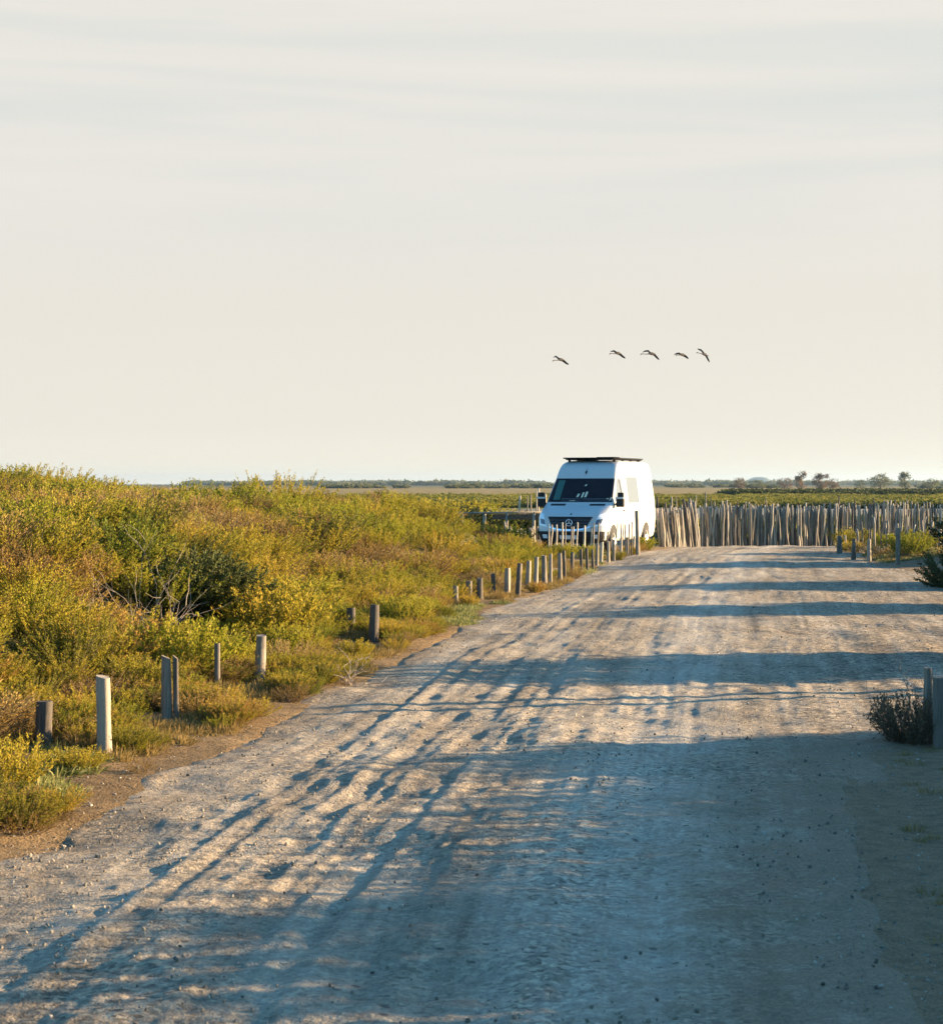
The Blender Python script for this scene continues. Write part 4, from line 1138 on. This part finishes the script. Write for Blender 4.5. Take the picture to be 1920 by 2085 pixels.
def belt(name, label, coll, n, Y0, Y1, u0, u1, s0, s1, nk, dens=None, seed=1):
    g = np.random.default_rng(seed)
    Y = Y0 + (Y1 - Y0) * g.random(n); u = u0 + (u1 - u0) * g.random(n)
    if dens is not None:
        k = fbm(u * dens, Y * dens * .3, seed, 3) > .42; Y, u = Y[k], u[k]
    X = (u - 960) / F * Y; s = s0 + (s1 - s0) * g.random(len(Y)) ** 1.5
    scatter(name, np.stack([X, Y, np.full(len(Y), -.32)], -1), g.integers(0, nk, len(Y)), np.stack([0 * X, 0 * X, g.random(len(X)) * 6.28], -1), np.stack([s * 1.5, s * 1.5, s], -1), coll, label=label)


belt('marsh_scrub', 'low green scrub carpeting the marsh beyond the stake fence', C_FAR, 2600, 172, 300, 600, 2150, .5, 1.0, 2, seed=2)
belt('marsh_scrub_near', 'yellow scrub growing close behind the stake fence', C_FAR, 420, 64, 80, 1330, 2050, .7, 1.15, 2, dens=.02, seed=3)
belt('ditch_reeds', 'dark band of reeds along the ditch across the marsh', C_FARD, 900, 300, 345, 1480, 2200, .7, 1.5, 1, seed=4)
belt('ditch_scrub', 'dark broken band of scrub at the edge of the green marsh', C_FARD, 500, 166, 174, 1330, 2200, .3, .6, 1, dens=.01, seed=8)
belt('far_treeline', 'low dark line of trees along the horizon', C_FART, 1300, 900, 1300, 660, 2300, .9, 3.2, 1, dens=.006, seed=5)
belt('far_woods', 'hazy distant woods along the horizon', C_FART, 1300, 2400, 3200, 380, 2400, 4, 10, 1, dens=.008, seed=6)


def far_tree(u, Y, h, w, mat, label, seed, open_=.0, name='marsh_tree'):
    p = at(u, Y); q = random.Random(seed); g = np.random.default_rng(seed)
    root = link(name, None, loc=(p.x, p.y, -.3), label=label, cat='tree', group='trees along the horizon on the right')
    mb = MB(); pts = []
    for k in range(4): mb.tube([(0, 0, 0), (q.gauss(0, w * .10), q.gauss(0, w * .1), h * .35), (q.gauss(0, w * .28), q.gauss(0, w * .2), h * q.uniform(.65, .9))], [h * .022, h * .016, h * .006], M_STEM, 5)
    link('trunk', mb.mesh('trunk', True), parent=root)
    # leaf clumps through the crown volume
    n = int(34 * (1 - open_)) + 16; V = []; Q = []; T = []; b = 0
    for c in range(n):
        a = q.random() * 6.28; rr = math.sqrt(q.random()) * w * .5; cz = h * q.uniform(.08, .93); rr *= math.sin(min(1, max(.1, cz / h)) * math.pi * .86 + .3) * .9 + .2
        cc = np.array([rr * math.cos(a), rr * math.sin(a), cz]); m_ = 34
        pp = cc + g.normal(0, 1, (m_, 3)) * np.array([w * .10, w * .10, h * .07])
        d1 = norm(g.normal(size=(m_, 3))); d2 = norm(np.cross(d1, g.normal(size=(m_, 3)))); L_ = (h * .045 * (.6 + .8 * g.random(m_)))[:, None]
        V.append(np.stack([pp - d1 * L_, pp + d2 * L_ * .5, pp + d1 * L_, pp - d2 * L_ * .5], 1).reshape(-1, 3))
        Q.append(b + np.arange(m_)[:, None] * 4 + np.arange(4)[None]); b += m_ * 4; T.append(np.full(m_ * 4, q.random()))
    link('crown', mesh_from('crown', np.concatenate(V), quads=np.concatenate(Q), tone=np.concatenate(T), mats=[mat]), parent=root)


TR = [(1505, 4.6, 5, M_TREEB, .5, 'thin russet tree furthest left of the horizon trees'), (1598, 5.0, 7, M_TREEB, .55, 'open leafless tree left of the tall twiggy one'), (1632, 7.4, 5, M_TREEB, .7, 'tall twiggy tree beside the russet round tree'),
      (1672, 6.8, 7, M_TREEB, .1, 'round russet brown tree in the middle of the horizon trees'), (1697, 4.6, 6, M_TREEB, .4, 'low russet tree trailing right of the round one'), (1752, 4.0, 5, M_TREE, .4, 'low grey-green tree left of the dense green one'),
      (1793, 6.8, 9, M_TREE, .0, 'dense green tree, largest on the horizon at right'), (1842, 7.6, 5.5, M_TREE, .4, 'leaning open-crowned tree right of the dense green one'), (1898, 4.6, 7, M_TREE, .2, 'low tree nearest the right edge of the horizon'), (1545, 4.0, 5, M_TREE, .4, 'small tree in front of the blue hill')]
for k, (u, h, w, mt, op, lab) in enumerate(TR): far_tree(u, 800 + 9 * k, h, w, mt, lab, 300 + k, op)


def hill(u, Y, h, w, label, seed):
    p = at(u, Y); nx, ny = 40, 12; xs_ = np.linspace(-1, 1, nx); ys_ = np.linspace(-1, 1, ny); X, Y2 = np.meshgrid(xs_, ys_)
    Z_ = h * np.clip(1 - np.abs(X) ** 2.2, 0, 1) * np.clip(1 - Y2 ** 2, 0, 1) * (.82 + .36 * fbm(X * 3, Y2 * 2, seed, 3))
    me = mesh_from('hill', np.stack([X * w / 2, Y2 * w * .6, Z_], -1).reshape(-1, 3), quads=grid_quads(ny, nx), smooth=True, mats=[M_HILL])
    link('hills', me, loc=(p.x, p.y, -2), kind='structure', label=label)


M_HILL = plain('wooded_hill', (.05, .065, .04), .95, var=.4, vscale=.02)
hill(1545, 7000, 26 + 3, 130, 'small blue hill behind the horizon trees', 1); hill(770, 7000, 17, 130, 'low blue hill above the left bank', 2); hill(850, 7200, 11, 420, 'long low rise on the horizon', 3)

# ----------------------------------------------------------------- light, sky, air
AZ, EL = 14.0, 9.0          # sun: degrees from +X towards +Y, and its height
sun_dir = Vector((math.cos(R(EL)) * math.cos(R(AZ)), math.cos(R(EL)) * math.sin(R(AZ)), math.sin(R(EL))))
sl = bpy.data.lights.new('sun', 'SUN'); sl.energy = 4.4; sl.angle = R(.7); sl.color = (1.0, .70, .40)
so = bpy.data.objects.new('sun', sl); COL.objects.link(so); so.rotation_euler = sun_dir.to_track_quat('Z', 'Y').to_euler(); so.location = (30, 10, 20)

w = bpy.data.worlds.new('World'); sc.world = w; w.use_nodes = True
nt = w.node_tree; nt.nodes.clear()
out = nt.nodes.new('ShaderNodeOutputWorld'); bg = nt.nodes.new('ShaderNodeBackground'); bg.inputs[1].default_value = .1
sky = nt.nodes.new('ShaderNodeTexSky'); sky.sky_type = 'NISHITA'; sky.sun_disc = False; sky.sun_elevation = R(EL); sky.sun_rotation = R(90 - AZ); sky.altitude = 0; sky.air_density = 1.0; sky.dust_density = .6; sky.ozone_density = 2.0
tc = nt.nodes.new('ShaderNodeTexCoord'); sep = nt.nodes.new('ShaderNodeSeparateXYZ'); nt.links.new(tc.outputs['Generated'], sep.inputs[0])
# thin high cloud and haze low over the view; the sky overhead and behind stays clear blue
n1 = noise(nt, mapping(nt, tc.outputs['Generated'], (2.2, 2.2, 34)), 1.0, 5, .55, .5)
n2 = noise(nt, mapping(nt, tc.outputs['Generated'], (1.1, 1.1, 12)), 1.0, 3, .5, .3)
cf = mathn(nt, 'ADD', mathn(nt, 'MULTIPLY', n1, .55), mathn(nt, 'MULTIPLY', n2, .45))
cr = ramp(nt, [(.36, (1.28, 1.32, 1.265)), (.50, (1.44, 1.405, 1.30)), (.64, (1.56, 1.49, 1.37))]); nt.links.new(cf, cr.inputs[0])
lowr = ramp(nt, [(0, (1.85, 1.70, 1.40)), (.006, (1.70, 1.57, 1.30)), (.03, (1.54, 1.45, 1.26)), (.09, (1.46, 1.395, 1.25)), (.16, (1.43, 1.395, 1.29))]); nt.links.new(sep.outputs[2], lowr.inputs[0])
hi = ramp(nt, [(.10, (0, 0, 0)), (.19, (1, 1, 1))]); nt.links.new(sep.outputs[2], hi.inputs[0])
haze_c = mixc(nt, hi.outputs[0], lowr.outputs[0], cr.outputs[0])
up = ramp(nt, [(.25, (1, 1, 1)), (.36, (0, 0, 0))]); nt.links.new(sep.outputs[2], up.inputs[0])
fwd = ramp(nt, [(.72, (0, 0, 0)), (.95, (1, 1, 1))]); nt.links.new(mathn(nt, 'MULTIPLY', mathn(nt, 'ADD', sep.outputs[1], 1.0), .5), fwd.inputs[0])
cover = mathn(nt, 'MULTIPLY', up.outputs[0], fwd.outputs[0])
clear = mixc(nt, 1.0, sky.outputs[0], (.36, .65, .80), 'MULTIPLY')
nt.links.new(mixc(nt, cover, clear, haze_c), bg.inputs[0]); nt.links.new(bg.outputs[0], out.inputs[0])

hm, hnt, ho = newmat('pale_air')
pv = hnt.nodes.new('ShaderNodeVolumePrincipled'); pv.inputs['Color'].default_value = (.55, .78, 1, 1); pv.inputs['Density'].default_value = .00008; pv.inputs['Anisotropy'].default_value = .65
hnt.links.new(pv.outputs[0], ho.inputs['Volume'])
mb = MB(); mb.box((0, 3950, 16.5), (9000, 8100, 39), hm); link('haze', mb.mesh('haze'), kind='stuff', label='thin pale air over the marsh')

# ----------------------------------------------------------------- camera
cd = bpy.data.cameras.new('camera'); cam = bpy.data.objects.new('camera', cd); COL.objects.link(cam)
cd.sensor_fit = 'HORIZONTAL'; cd.sensor_width = 36; cd.lens = 72.0; cd.shift_y = -57.5 / 1920
cam.location = (0, 0, EYE); cam.rotation_euler = (R(90), 0, 0); cd.clip_start = .1; cd.clip_end = 30000
cd.dof.use_dof = True; cd.dof.focus_distance = 30; cd.dof.aperture_fstop = 11.0
sc.camera = cam
sc.view_settings.view_transform = 'Standard'; sc.view_settings.look = 'None'; sc.view_settings.exposure = 2.5; sc.view_settings.gamma = 1.0
sc.render.engine = 'CYCLES'
sc.cycles.use_denoising = True
